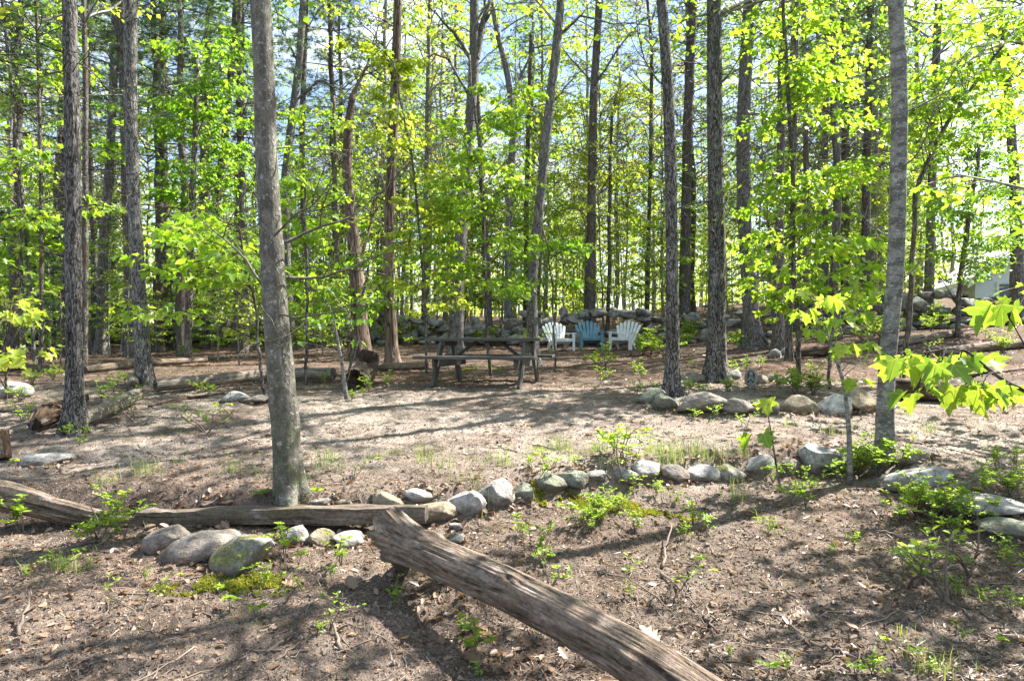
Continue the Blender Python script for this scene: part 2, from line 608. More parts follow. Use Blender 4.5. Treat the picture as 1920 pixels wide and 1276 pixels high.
def m_ground():
    t = NT('ground')
    v = t.tc(1, 1, 1, 'pos')
    fine = t.noise(v, 95, 5, .7)
    mid = t.noise(v, 19, 6, .65)
    big = t.noise(v, 1.3, 5, .6, .4)
    big2 = t.noise(v, .55, 4, .6)
    sand = t.ramp(fine, (.28, (.10, .08, .064)), (.48, (.30, .257, .22)), (.72, (.48, .425, .37)))
    soil = t.ramp(fine, (.30, (.036, .027, .021)), (.55, (.14, .107, .083)), (.78, (.34, .28, .225)))
    need = t.ramp(t.noise(v, 60, 5, .7), (.3, (.06, .030, .022)), (.55, (.19, .12, .088)), (.8, (.34, .25, .195)))
    y = t.n('SeparateXYZ', {0: v}).outputs[1]
    # open sand on the terrace, darker soil and needles below the stones and towards the trees
    terr = t.ramp(t.math('DIVIDE', y, 20.0), (.27, .25), (.32, 1), (.50, .9), (.62, 0))
    sm = t.math('MULTIPLY', terr, t.ramp(big, (.30, .35), (.55, 1)))
    col = t.mix(sm, soil, sand)
    nm = t.ramp(t.math('ADD', t.math('MULTIPLY', big2, .6), t.math('MULTIPLY', mid, .4)), (.47, 0), (.58, 1))
    far = t.ramp(t.math('DIVIDE', y, 24.0), (.20, .3), (.24, .38), (.46, .5), (.54, .95), (1, .85))
    col = t.mix(t.math('MULTIPLY', nm, far), col, need)
    mo = t.ramp(t.noise(t.tc(1, 1.6, 1, 'pos'), 1.9, 5, .65), (.60, 0), (.68, 1))
    col = t.mix(t.math('MULTIPLY', mo, .42), col, t.ramp(mid, (.3, (.05, .055, .018)), (.7, (.16, .16, .05))))
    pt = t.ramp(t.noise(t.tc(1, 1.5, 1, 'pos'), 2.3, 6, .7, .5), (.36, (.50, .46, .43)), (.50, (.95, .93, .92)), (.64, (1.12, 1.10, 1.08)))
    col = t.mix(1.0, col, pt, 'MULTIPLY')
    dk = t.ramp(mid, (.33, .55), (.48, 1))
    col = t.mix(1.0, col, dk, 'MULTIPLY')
    h = t.math('ADD', t.math('MULTIPLY', fine, .5), mid)
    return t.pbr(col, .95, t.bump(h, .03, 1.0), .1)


M['ground'] = m_ground()


def stonemat(name, dark, light, lich, lamt=.7, moss=0.0):
    t = NT(name)
    v = t.tc(1, 1, 1, 'obj')
    oi = t.n('ObjectInfo').outputs['Random']
    vv = t.n('VectorMath', {0: v, 1: t.n('CombineXYZ', {0: t.math('MULTIPLY', oi, 37.0), 1: 0.0, 2: t.math('MULTIPLY', oi, 11.0)}).outputs[0]}, operation='ADD').outputs[0]
    n1 = t.noise(vv, 9, 7, .68)
    n2 = t.noise(vv, 70, 4, .7)
    col = t.ramp(t.math('ADD', t.math('MULTIPLY', n1, .65), t.math('MULTIPLY', n2, .35)), (.34, dark), (.64, light))
    lm = t.math('MULTIPLY', t.ramp(t.noise(vv, 4.5, 5, .6), (.47, 0), (.60, 1)), t.ramp(t.noise(vv, 30, 4, .7), (.38, 0), (.58, 1)))
    col = t.mix(t.math('MULTIPLY', lm, lamt), col, lich)
    if moss > 0:
        up = t.n('SeparateXYZ', {0: t.n('NewGeometry').outputs['Normal']}).outputs[2]
        mm = t.math('MULTIPLY', t.ramp(up, (.2, 0), (.7, 1)), t.ramp(t.noise(vv, 7, 5), (.40, 0), (.56, 1)))
        col = t.mix(t.math('MULTIPLY', mm, moss), col, t.ramp(n2, (.3, (.05, .06, .012)), (.7, (.20, .19, .04))))
    pit = t.noise(vv, 26, 5, .7)
    col = t.mix(1.0, col, t.ramp(pit, (.30, .55), (.50, 1.0)), 'MULTIPLY')
    oz = t.n('SeparateXYZ', {0: v}).outputs[2]
    dirt = t.ramp(t.math('ADD', oz, t.math('MULTIPLY', t.math('SUBTRACT', n1, .5), .16)), (.015, 1), (.085, 0))
    col = t.mix(t.math('MULTIPLY', dirt, .7), col, (.10, .075, .058))
    h = t.math('ADD', n1, t.math('ADD', t.math('MULTIPLY', n2, .35), t.math('MULTIPLY', pit, .5)))
    return t.pbr(col, .9, t.bump(h, .035, .9), .2)


M['stone_pale'] = stonemat('stone_pale', (.20, .19, .18), (.50, .48, .455), (.62, .62, .58), .6)
M['stone_grey'] = stonemat('stone_grey', (.12, .115, .11), (.36, .345, .325), (.52, .53, .49), .7)
M['stone_tan'] = stonemat('stone_tan', (.15, .12, .085), (.36, .30, .215), (.42, .40, .30), .5)
M['stone_green'] = stonemat('stone_green', (.10, .105, .085), (.265, .275, .225), (.40, .44, .35), .6, .25)
M['stone_brown'] = stonemat('stone_brown', (.11, .095, .08), (.32, .275, .235), (.42, .41, .36), .5)
M['stone_moss'] = stonemat('stone_moss', (.10, .10, .09), (.30, .29, .27), (.44, .45, .41), .5, .95)
M['stone_wall'] = stonemat('stone_wall', (.07, .066, .062), (.33, .315, .295), (.46, .47, .43), .6, .25)


def woodmat(name, dark, light, stain=None, gr=.05, sc=1.0, moss=.0, bumpd=.012):
    t = NT(name)
    v = t.tc(1, 1, gr)
    g1 = t.noise(v, 55 * sc, 6, .7, .5)
    g2 = t.noise(t.tc(1, 1, gr * 2.5), 17 * sc, 5, .6, .8)
    h = t.math('ADD', t.math('MULTIPLY', g1, .55), t.math('MULTIPLY', g2, .45))
    col = t.ramp(h, (.36, dark), (.60, light))
    if stain:
        sm = t.ramp(t.noise(t.tc(1, 1, .5), 3.2, 5, .62), (.46, 0), (.64, 1))
        col = t.mix(t.math('MULTIPLY', sm, .8), col, stain)
    if moss:
        mm = t.ramp(t.noise(t.tc(), 5.5, 6, .65), (.52, 0), (.64, 1))
        col = t.mix(t.math('MULTIPLY', mm, moss), col, (.07, .08, .035))
    iso = t.noise(t.tc(1, 1, .7), 42 * sc, 5, .7)
    col = t.mix(1.0, col, t.ramp(iso, (.3, .45), (.6, 1.0)), 'MULTIPLY')
    pk = t.math('MULTIPLY', t.ramp(t.noise(t.tc(1, 1, .4), 7.5, 5, .7), (.55, 0), (.66, 1)), .55)
    col = t.mix(pk, col, (.37, .325, .285))
    h = t.math('ADD', h, t.math('MULTIPLY', iso, .5))
    crack = t.ramp(g2, (.33, 0), (.42, 1))
    h2 = t.math('ADD', h, t.math('MULTIPLY', crack, .5))
    return t.pbr(t.mix(1.0, col, t.ramp(crack, (0, .45), (1, 1)), 'MULTIPLY'), .88, t.bump(h2, bumpd, .9), .2)


M['wood_log'] = woodmat('wood_log', (.045, .033, .025), (.33, .25, .19), (.14, .098, .07), .075, 1.0, .35, .02)
M['wood_grey'] = woodmat('wood_grey', (.07, .056, .046), (.34, .29, .245), (.22, .17, .125), .05, 1.1, .25, .015)
M['wood_timber'] = woodmat('wood_timber', (.05, .038, .03), (.24, .19, .15), (.10, .085, .05), .03, 1.3, .4, .01)
M['wood_dark'] = woodmat('wood_dark', (.02, .014, .011), (.12, .075, .05), None, .1, 1.0, .2, .02)
M['wood_end'] = woodmat('wood_end', (.045, .035, .028), (.20, .16, .13), None, 1.0, 1.0, 0, .01)


def m_table():
    t = NT('table_wood')
    v = t.tc(.06, 1, 1)
    g = t.noise(v, 40, 6, .7, .3)
    col = t.ramp(g, (.3, (.028, .026, .025)), (.62, (.105, .098, .092)))
    gm = t.ramp(t.noise(t.tc(), 6, 5, .6), (.5, 0), (.65, 1))
    col = t.mix(t.math('MULTIPLY', gm, .5), col, (.085, .10, .065))
    return t.pbr(col, .75, t.bump(g, .004, .7), .3)


M['table_wood'] = m_table()


def m_plastic(name, c, d):
    t = NT(name)
    n = t.noise(t.tc(), 7, 5, .6)
    col = t.ramp(n, (.35, d), (.6, c))
    gr = t.noise(t.tc(), 33, 5, .7)
    col = t.mix(t.ramp(gr, (.52, 0), (.7, .45)), col, (.24, .25, .17))
    return t.pbr(col, .6, None, .3)


M['plastic_white'] = m_plastic('plastic_white', (.72, .75, .75), (.56, .60, .58))
M['plastic_teal'] = m_plastic('plastic_teal', (.11, .235, .32), (.08, .18, .24))
M['concrete'] = stonemat('concrete', (.17, .17, .155), (.33, .33, .30), (.42, .43, .39), .5)


def m_flat(name, c, rough=.7, v=.1, sc=4):
    t = NT(name)
    n = t.noise(t.tc(), sc, 4)
    col = t.ramp(n, (.3, tuple(x * (1 - v) for x in c)), (.7, tuple(min(1, x * (1 + v)) for x in c)))
    return t.pbr(col, rough)


def m_siding():
    t = NT('siding')
    z = t.n('SeparateXYZ', {0: t.tc()}).outputs[2]
    fr = t.math('FRACT', t.math('MULTIPLY', z, 8.0))
    col = t.mix(t.ramp(fr, (0, .25), (.08, 0)), (.66, .71, .66, 1), (.35, .38, .35, 1))
    return t.pbr(col, .6, t.bump(fr, .01, .6))


M['siding'] = m_siding()
M['trim'] = m_flat('trim', (.62, .72, .60))
M['roof'] = m_flat('roof', (.50, .47, .51), .85, .2, 30)
M['glass'] = m_flat('glass', (.09, .11, .12), .15)
M['shell_red'] = m_flat('shell_red', (.35, .03, .04), .5)

# ------------------------------------------------------------------ ground sheet
ys = np.concatenate([np.linspace(-9, 1.6, 40), np.geomspace(1.7, 46, 800), np.geomspace(48, 3000, 46)])
NX = 860
ss = np.linspace(-1, 1, NX)
hw = np.maximum(6.0, .98 * ys + 3.0)
GX = hw[:, None] * (ss[None, :] * .55 + .45 * ss[None, :] ** 3)
GY = np.repeat(ys[:, None], NX, 1)
GZ = gz(GX, GY)
q = np.stack([GX, GY, GX * 0], -1)
near = 1 - sstep(14, 40, GY)
GZ = GZ + near * (.019 * fbm(q * 7, 3) + .015 * fbm(q * 21, 3, .6) + .006 * vnoise(q * 52))
GZ = GZ + (1 - near) * .10 * fbm(q * .7, 3)
i = np.arange(len(ys) - 1)[:, None] * NX
j = np.arange(NX - 1)[None, :]
Q = np.stack([i + j, i + j + 1, i + NX + j + 1, i + NX + j], -1).reshape(-1, 4)
mb = MB()
mb.quads(np.stack([GX, GY, GZ], -1).reshape(-1, 3), Q)
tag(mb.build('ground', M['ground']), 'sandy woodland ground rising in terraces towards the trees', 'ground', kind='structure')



def gfull(x, y):
    x = np.asarray(x, dtype=float)
    y = np.asarray(y, dtype=float)
    q = np.stack([x, y, x * 0], -1)
    nr = 1 - sstep(14, 40, y)
    return gz(x, y) + nr * (.019 * fbm(q * 7, 3) + .015 * fbm(q * 21, 3, .6) + .006 * vnoise(q * 52))


# ------------------------------------------------------------------ far house behind the wall
def house():
    L, D, e, rise = 8.0, 7.0, 2.7, 2.4
    b = Vector((24.9, 32.6, EYE + 118 / FPX * 30 - e))
    h = empty('house', b, 'pale green house with a grey roof behind the stone wall', 'house')
    h.rotation_euler = (0, 0, R(71.4))
    m = MB()
    x, y = L / 2, D / 2
    V = np.array([[-x, -y, 0], [x, -y, 0], [x, y, 0], [-x, y, 0], [-x, -y, e], [x, -y, e], [x, y, e], [-x, y, e], [-x, 0, e + rise], [x, 0, e + rise]])
    m.add(V, [0, 1, 5, 4, 1, 2, 6, 9, 5, 2, 3, 7, 6, 3, 0, 4, 8, 7], [4, 5, 4, 5])
    w = m.build('wall', M['siding'], None, False, (0, 0, 0))
    w.parent = h
    m = MB()
    o, th = .4, .12
    for s in (-1, 1):
        P = [(s * (y + o), e - o * rise / y), (0, e + rise), (0, e + rise + th), (s * (y + o), e - o * rise / y + th)]
        V = np.array([[xx, p[0], p[1]] for xx in (-x - o, x + o) for p in P])
        m.quads(V, [[0, 1, 2, 3], [7, 6, 5, 4], [0, 4, 5, 1], [1, 5, 6, 2], [2, 6, 7, 3], [3, 7, 4, 0]])
    r = m.build('roof', M['roof'], None, False, (0, 0, 0))
    r.parent = h
    f = MB().box((0, y + o + .03, e - o * rise / y + .02), (L + 2 * o, .05, .2)).build('gutter', M['trim'], None, False, (0, 0, 0))
    f.parent = h
    for s in (-1, 1):
        P = [(s * (y + o), e - o * rise / y - .22), (0, e + rise - .22), (0, e + rise), (s * (y + o), e - o * rise / y)]
        m = MB()
        V = np.array([[xx, p[0], p[1]] for xx in (-x - o - .06, -x - o - .003) for p in P])
        m.quads(V, [[0, 1, 2, 3], [7, 6, 5, 4], [0, 4, 5, 1], [1, 5, 6, 2], [2, 6, 7, 3], [3, 7, 4, 0]])
        g = m.build('barge_board', M['trim'], None, False, (0, 0, 0))
        g.parent = h
    for wy in (2.2, -.6):
        wn = MB().box((-x - .02, wy, 1.75), (.05, .85, 1.25)).build('window', M['glass'], None, False, (0, 0, 0))
        wn.parent = h
        fr = MB()
        for sy in (-1, 1):
            fr.box((-x - .03, wy + sy * .475, 1.75), (.08, .1, 1.45))
        fr.box((-x - .03, wy, 2.425), (.08, .85, .1))
        fr.box((-x - .03, wy, 1.075), (.08, .85, .1))
        fo = fr.build('frame', M['trim'], None, False, (0, 0, 0))
        fo.parent = wn
    for wx, ww, wz, wh in ((-2.9, .9, 1.0, 1.1), (-1.2, .9, 1.0, 1.1), (1.4, 1.0, .1, 2.0), (3.2, .8, 1.0, 1.1)):
        z0 = min(wz, e - wh - .25) if wh < 1.5 else .1
        wn = MB().box((wx, y + .02, z0 + wh / 2), (ww, .05, wh)).build('window' if wh < 1.5 else 'door', M['glass'], None, False, (0, 0, 0))
        wn.parent = h
        fr = MB()
        for sx in (-1, 1):
            fr.box((wx + sx * (ww / 2 + .05), y + .03, z0 + wh / 2), (.1, .08, wh + .2))
        fr.box((wx, y + .03, z0 + wh + .05), (ww, .08, .1))
        fr.box((wx, y + .03, z0 - .05), (ww, .08, .1))
        fo = fr.build('frame', M['trim'], None, False, (0, 0, 0))
        fo.parent = wn


house()

# ------------------------------------------------------------------ stones
_ICO = {}


def ico(k):
    if k not in _ICO:
        b = bmesh.new()
        bmesh.ops.create_icosphere(b, subdivisions=k, radius=1)
        b.verts.ensure_lookup_table()
        V = np.array([v.co[:] for v in b.verts])
        F = np.array([[v.index for v in f.verts] for f in b.faces])
        b.free()
        _ICO[k] = (V, F)
    return _ICO[k]


def rock(rg, size, sub=4, facets=9, rough=.06, rz=0.0, tilt=0.0):
    facets = facets + 4 if facets > 4 else facets
    V, F = ico(sub)
    V = V.copy()
    o = rg.uniform(0, 50, 3)
    V = V * (1 + .24 * fbm(V * 1.1 + o, 2))[:, None]
    for k in range(facets):
        n = rdir(rg, 1)[0]
        h = rg.uniform(.50, .82)
        d = V @ n - h
        V = V - n * (np.where(d > 0, d, 0) * .9)[:, None]
    V = V * (1 + rough * 1.4 * fbm(V * 3 + o, 3) + rough * .55 * fbm(V * 11 + o, 3))[:, None]
    V = V * np.array(size) / 2 / .86
    ca, sa = math.cos(tilt), math.sin(tilt)
    V = V @ np.array([[ca, 0, sa], [0, 1, 0], [-sa, 0, ca]]).T
    ca, sa = math.cos(rz), math.sin(rz)
    V = V @ np.array([[ca, -sa, 0], [sa, ca, 0], [0, 0, 1]]).T
    return V, F


STONES = []


def stone(px, py, w, h, mat, label, name='edging_stone', cat='stone', group='stones edging the terrace', deep=.8, tilt=0.0, rz=None, sub=4, facets=9, seed=None, rough=.05, Y=None, sink=.27, lift=0.0):
    rg = np.random.default_rng(int(px * 7 + py * 13) if seed is None else seed)
    STONES.append((px, py, w, h))
    g = gp(px, py + h * .5 * .88)
    Y = g.y if Y is None else Y
    sw, sh = w / FPX * Y, h / FPX * Y
    # the camera looks down on it: part of the seen height is the top face
    dn = (py - 638) / FPX
    hh = max(.05, sh * (1.06 - .35 * dn))
    hh *= .92
    V, F = rock(rg, (sw * 1.12, sw * deep, hh * 1.1), sub, facets, rough, rg.uniform(-.3, .3) if rz is None else rz, tilt)
    x = (px - 960) / FPX * Y
    z = float(gz(x, Y)) + hh * .5 - sink * hh + lift
    m = MB()
    m.quads(V + np.array([x, Y + sw * deep * .25, z]), F)
    return tag(m.build(name, M[mat], None, True, (x, Y, float(gz(x, Y)))), label, cat, group)


E = 'stones edging the terrace'
stone(728, 940, 60, 42, 'stone_tan', 'tan rounded stone leaning where the squared timber ends', tilt=.3)
stone(781, 926, 48, 32, 'stone_pale', 'small white stone behind the olive stone near the timber end', tilt=-.2)
stone(800, 955, 86, 54, 'stone_tan', 'long olive tan stone in front of the small white stone', sub=5)
stone(866, 936, 70, 58, 'stone_pale', 'big blocky pale grey stone with a flat top', facets=6, sub=5)
stone(927, 919, 78, 56, 'stone_grey', 'large grey stone with a whitish patch beside the blocky pale stone', sub=5)
stone(981, 919, 44, 38, 'stone_green', 'small greenish stone tilted against the large grey one', tilt=.4)
stone(1026, 899, 58, 42, 'stone_green', 'mottled grey green stone half hidden by yellow leaves')
stone(1073, 891, 60, 46, 'stone_green', 'round smooth grey green stone with a brownish foot', facets=5, sub=5)
stone(1120, 892, 46, 24, 'stone_grey', 'low dull stone sunk between the smooth round stone and the pale ball')
stone(1171, 884, 42, 36, 'stone_pale', 'small pale ball shaped stone in the middle of the row', facets=4)
stone(1213, 877, 56, 46, 'stone_pale', 'upright pale stone with a white top')
stone(1270, 885, 60, 40, 'stone_brown', 'brown tan stone right of the white topped upright stone')
stone(1315, 882, 60, 46, 'stone_pale', 'flat topped white stone with leaves over it', facets=7)
stone(1366, 880, 54, 44, 'stone_moss', 'dark mossy stone with a dry grass tuft before it')
stone(1424, 868, 60, 48, 'stone_pale', 'pale wedge shaped stone after the dark mossy one')
stone(1480, 870, 44, 32, 'stone_brown', 'low brown stone left of the big angular boulder')
stone(1540, 852, 94, 64, 'stone_grey', 'big angular grey boulder with cracked faces', facets=7, sub=5)
stone(1612, 845, 62, 52, 'stone_brown', 'brown stone behind the leafy shoots left of the right hand trunk')
stone(1722, 848, 58, 44, 'stone_brown', 'brownish stone just right of the ring marked trunk')
stone(1733, 893, 104, 50, 'stone_pale', 'wide lichen covered boulder at the corner of the row', sub=5, facets=6)
stone(1858, 950, 64, 46, 'stone_pale', 'long flat pale slab running down the right edge', deep=2.6, rz=R(38), facets=6, sub=5, sink=.2)
stone(1915, 995, 62, 42, 'stone_green', 'grey green slab cut off by the right edge', deep=2.2, rz=R(38), facets=6, sub=5)
stone(1806, 912, 48, 28, 'stone_moss', 'mossy stone between corner boulder and long pale slab')
stone(1752, 946, 44, 28, 'stone_brown', 'brown stone among leaves below the corner boulder')
stone(1778, 928, 60, 34, 'stone_grey', 'grey stone hidden in leaves before the long pale slab')

G = 'stones below the squared timber'
stone(313, 1003, 84, 70, 'stone_brown', 'brownish grey block stone under the rotten log end', group=G, facets=7, sub=5, tilt=.15)
stone(367, 1022, 112, 62, 'stone_brown', 'smooth round brown stone between block and mossy boulder', group=G, facets=2, sub=5, tilt=-.2, rough=.02)
stone(428, 1032, 122, 92, 'stone_moss', 'grey boulder sloping left with moss on its back', group=G, facets=6, sub=5, tilt=-.5, name='boulder', cat='boulder')
stone(552, 996, 56, 50, 'stone_grey', 'grey upright stone against the squared timber', group=G)
stone(601, 1006, 44, 38, 'stone_tan', 'small tan stone right of the grey upright one', group=G, facets=4)
stone(655, 1008, 62, 36, 'stone_pale', 'pale flat stone tucked under the big log butt', group=G)
stone(855, 985, 26, 24, 'stone_pale', 'upper of two pale pebbles right of the log butt', group='pale pebbles right of the log')
stone(857, 1008, 28, 26, 'stone_grey', 'lower of two pale pebbles right of the log butt', group='pale pebbles right of the log')
stone(392, 944, 30, 13, 'stone_brown', 'small brown cobble peeping over the rotten log', group='cobbles behind the timber', sub=3)
stone(422, 943, 28, 12, 'stone_tan', 'small tan cobble next to the brown cobble', group='cobbles behind the timber', sub=3)
stone(528, 933, 30, 14, 'stone_pale', 'white cobble at the foot of the grey mossy trunk', group='cobbles behind the timber', sub=3)
stone(600, 938, 46, 14, 'stone_pale', 'flat pale cobble behind the squared timber', group='cobbles behind the timber', sub=3)
stone(640, 940, 26, 12, 'stone_tan', 'tan cobble behind the timber near its end', group='cobbles behind the timber', sub=3)

G = 'stones ringing the tree island'
stone(1224, 740, 50, 36, 'stone_green', 'pale green stone at the left tip of the tree island', group=G)
stone(1249, 750, 56, 42, 'stone_green', 'rounded green grey stone in front of the thinner island trunk', group=G, facets=5)
stone(1320, 752, 96, 48, 'stone_brown', 'long brown stone in front of the thick island trunk', group=G, sub=5)
stone(1385, 757, 56, 44, 'stone_brown', 'brown stone under the garden statue', group=G)
stone(1440, 757, 66, 42, 'stone_moss', 'dark mossy stone right of the garden statue', group=G)
stone(1498, 756, 78, 42, 'stone_tan', 'tan pointed stone in the middle of the island edge', group=G)
stone(1567, 757, 74, 44, 'stone_pale', 'pale sunlit stone beside the tan pointed stone', group=G)
stone(1616, 744, 84, 62, 'stone_tan', 'largest stone of the island edge left of the ring marked trunk', group=G, sub=5)
stone(1300, 704, 44, 30, 'stone_brown', 'brown wedge stone between the two island trunks', group=G)
stone(1284, 718, 36, 22, 'stone_tan', 'low tan stone under the wedge stone', group=G, sub=3)
stone(1424, 708, 40, 26, 'stone_brown', 'brown stone at the back beside the statue', group=G, sub=3)
stone(1452, 708, 34, 18, 'stone_green', 'flat green stone at the back of the island', group=G, sub=3)
stone(1474, 711, 34, 20, 'stone_green', 'low greenish stone right of the flat green one', group=G, sub=3)
stone(1380, 700, 30, 22, 'stone_pale', 'pale stone among leaves behind the statue', group=G, sub=3)
G = 'stones lying at the twin dark trunk'
stone(1454, 662, 20, 20, 'stone_grey', 'round grey stone at the foot of the twin dark trunk', group=G, sub=3, facets=4)
stone(1476, 657, 28, 18, 'stone_pale', 'pale flat stone right of the twin dark trunk', group=G, sub=3)
stone(440, 741, 62, 26, 'stone_pale', 'lichen spotted rock before the long fallen log', 'rock', 'rock', None, deep=.9)
stone(478, 748, 46, 20, 'stone_brown', 'brown low rock right of the lichen spotted rock', 'rock', 'rock', None)
stone(8, 726, 66, 46, 'stone_pale', 'big pale rock cut by the left edge of the clearing', 'rock', 'rock', None)
stone(72, 858, 86, 30, 'stone_pale', 'flat pale rock sunk in the sand left of the rough trunk', 'rock', 'rock', None, deep=1.0, sink=.3)


# ------------------------------------------------------------------ dry stone wall
def stone_wall():
    rg = np.random.default_rng(21)
    pth = np.array([(-26, 27.5), (-13, 25.2), (-6, 24.2), (0, 23.3), (4, 23.0), (8, 22.3), (13.5, 21.1), (21, 19.4)], dtype=float)
    seg = np.concatenate([[0], np.cumsum(np.linalg.norm(np.diff(pth, axis=0), axis=1))])
    m = MB()
    for course in range(4):
        s = rg.uniform(0, .3)
        while s < seg[-1]:
            w = rg.uniform(.30, .85) * (1.15 if course == 0 else .95)
            x, y = np.interp(s, seg, pth[:, 0]), np.interp(s, seg, pth[:, 1])
            k = min(len(pth) - 2, max(0, int(np.searchsorted(seg, s) - 1)))
            dr = pth[k + 1] - pth[k]
            hgt = 1.05 + .22 * math.sin(s * .7) + .2 * math.sin(s * 2.1 + 1) - (.25 if x < -7 else 0)
            zc = .12 + course * .30
            if zc < hgt and not (course >= 2 and rg.random() < .2):
                V, F = rock(rg, (w * 1.05, rg.uniform(.5, .8), rg.uniform(.24, .46)), 3, 12, .10, math.atan2(dr[1], dr[0]) + rg.normal() * .15, rg.normal() * .16)
                m.quads(V + np.array([x + rg.normal() * .05, y + rg.normal() * .1 - (.22 if course == 0 else 0), float(gz(x, y)) + zc + rg.normal() * .04]), F)
            s += w * .86
    for k in range(60):                                            # tumbled stones at the foot
        s = rg.uniform(0, seg[-1])
        x, y = np.interp(s, seg, pth[:, 0]), np.interp(s, seg, pth[:, 1]) - rg.uniform(.5, .9)
        V, F = rock(rg, (rg.uniform(.2, .5), rg.uniform(.2, .4), rg.uniform(.15, .3)), 2, 7, .06, rg.uniform(0, 3))
        m.quads(V + np.array([x, y, float(gz(x, y)) + .06]), F)
    b = (0.0, 23.3, float(gz(0, 23.3)))
    tag(m.build('stone_wall', M['stone_wall'], None, True, b), 'old dry stone wall of piled grey fieldstones across the back', 'stone wall')


stone_wall()


# ------------------------------------------------------------------ logs
def log(name, label, P, rad, mat='wood_log', cat='log', n=48, amp=.10, seed=1, group=None, flare=None, ends=True, endmat='wood_end', hollow=0.0, step=.04, knots=(), ragged=0.0):
    """P: world points of the axis; rad: radii there"""
    P = np.array([list(p) for p in P], dtype=float)
    s = np.concatenate([[0], np.cumsum(np.linalg.norm(np.diff(P, axis=0), axis=1))])
    k = max(6, int(s[-1] / step))
    t = np.linspace(0, s[-1], k)
    PP = np.stack([np.interp(t, s, P[:, a]) for a in range(3)], 1)
    w = max(1, k // 10)
    ker = np.ones(2 * w + 1) / (2 * w + 1)
    pad = np.concatenate([np.repeat(PP[:1], w, 0), PP, np.repeat(PP[-1:], w, 0)])
    PS = np.stack([np.convolve(pad[:, a], ker, 'valid') for a in range(3)], 1)
    PS[0], PS[-1] = PP[0], PP[-1]
    RR = np.interp(t, s, rad)
    o = seed * 3.7

    def disp(TH, SL, R0):
        C = np.stack([np.cos(TH) * 1.6 + o, np.sin(TH) * 1.6, SL * 1.1], -1)
        C2 = np.stack([np.cos(TH) * 7 + o, np.sin(TH) * 7, SL * 1.6], -1)
        C3 = np.stack([np.cos(TH) * 11 + o, np.sin(TH) * 11, SL * 1.1], -1)
        f = 1 + amp * fbm(C, 3) + amp * .5 * fbm(C2, 3) - amp * .7 * np.maximum(0, .10 - np.abs(fbm(C3, 2))) * 6 * .5
        for (ks, kt, ka) in knots:
            dt = np.angle(np.exp(1j * (TH - kt))) * R0
            q2 = (SL - ks) ** 2 / .0045 + dt ** 2 / .0012
            f = f + ka * np.exp(-q2) - ka * .8 * np.exp(-q2 * 9)
        if flare is not None:
            e = np.exp(-SL / flare[0])
            f = f + e * flare[1] * (.55 + .6 * np.cos(2 * TH + flare[2]) * .8 + .6 * fbm(C * 1.7, 3))
        return R0 * f
    root = empty(name, PS[k // 2] - np.array([0, 0, float(np.mean(RR))]), label, cat, group)
    mb = MB()
    tube(mb, PS, RR, n, disp, cap=False, capend=False)
    if ragged:
        V = mb.V[0].reshape(k, n, 3)
        sl2 = np.concatenate([[0], np.cumsum(np.linalg.norm(np.diff(PS, axis=0), axis=1))])
        tq = np.arange(n) / n * 2 * math.pi
        rn = fbm(np.stack([np.cos(tq) * 2.2 + 4, np.sin(tq) * 2.2, tq * 0], -1), 4, .7)
        d0 = PS[0] - PS[3]
        d0 = d0 / np.linalg.norm(d0)
        V += (np.clip(1 - sl2 / .3, 0, 1)[:, None] * rn[None, :] * ragged)[..., None] * d0
    mb.build('bark', M[mat], root)
    if ends:
        V = mb.V[0].reshape(k, n, 3)
        for a, sg in ((0, -1), (k - 1, 1)):
            ring = V[a]
            c = ring.mean(0)
            d = norm((PS[a] - PS[a + 1 if a == 0 else a - 1])[None])[0]
            m2 = MB()
            rg_ = np.random.default_rng(seed + a)
            R1 = c + (ring - c) * .6 + d * (.0 - hollow * .5) + rg_.normal(size=(n, 3)) * .006
            R2 = c + (ring - c) * .25 + d * (.006 - hollow) + rg_.normal(size=(n, 3)) * .006
            VV = np.concatenate([ring, R1, R2, (c - d * hollow)[None]])
            Q = []
            for lv in range(2):
                for q_ in range(n):
                    Q += [lv * n + q_, lv * n + (q_ + 1) % n, (lv + 1) * n + (q_ + 1) % n, (lv + 1) * n + q_]
            cnt = [4] * (2 * n)
            for q_ in range(n):
                Q += [2 * n + q_, 2 * n + (q_ + 1) % n, 3 * n]
                cnt.append(3)
            m2.add(VV, Q, cnt, VV * np.array([3, 3, 3]))
            m2.build('cut_end', M[endmat], root)
    return root


def on(px, py, up):
    """axis point of a log lying on the ground where the pixel shows its centre line"""
    g = gp(px, py)
    for _ in range(6):
        g2 = gp(px, py + up / g.y * FPX)
        g = g2
    p = at(px, py, g.y)
    return p


# the big butt log sloping out of the foreground
A = at(738, 1006, 4.42)
B = at(985, 1118, 3.42)
C_ = at(1262, 1268, 2.66)
D_ = C_ + (C_ - B) * 1.0
D_.z = float(gz(D_.x, D_.y)) + .10
log('fallen_log', 'thick weathered log with a flared butt sloping across the foreground', [A, at(800, 1037, 4.08), B, C_, D_], [.138, .110, .103, .100, .10], 'wood_log', n=160, amp=.17, seed=5, flare=(.14, .5, 1.9), hollow=.09, ragged=.2, step=.015, knots=((.45, 1.2, .30), (.95, 3.6, .22), (1.25, 2.2, .30), (1.7, .7, .25), (2.1, 2.9, .28)))
log('fallen_log', 'rotten grey log half buried at the left edge of the terrace',
    [at(-80, 915, 5.15), at(20, 935, 5.25), at(130, 960, 5.3), at(215, 978, 5.3), at(285, 984, 5.28)], [.115, .11, .09, .07, .04], 'wood_log', n=80, amp=.55, seed=9, step=.03)


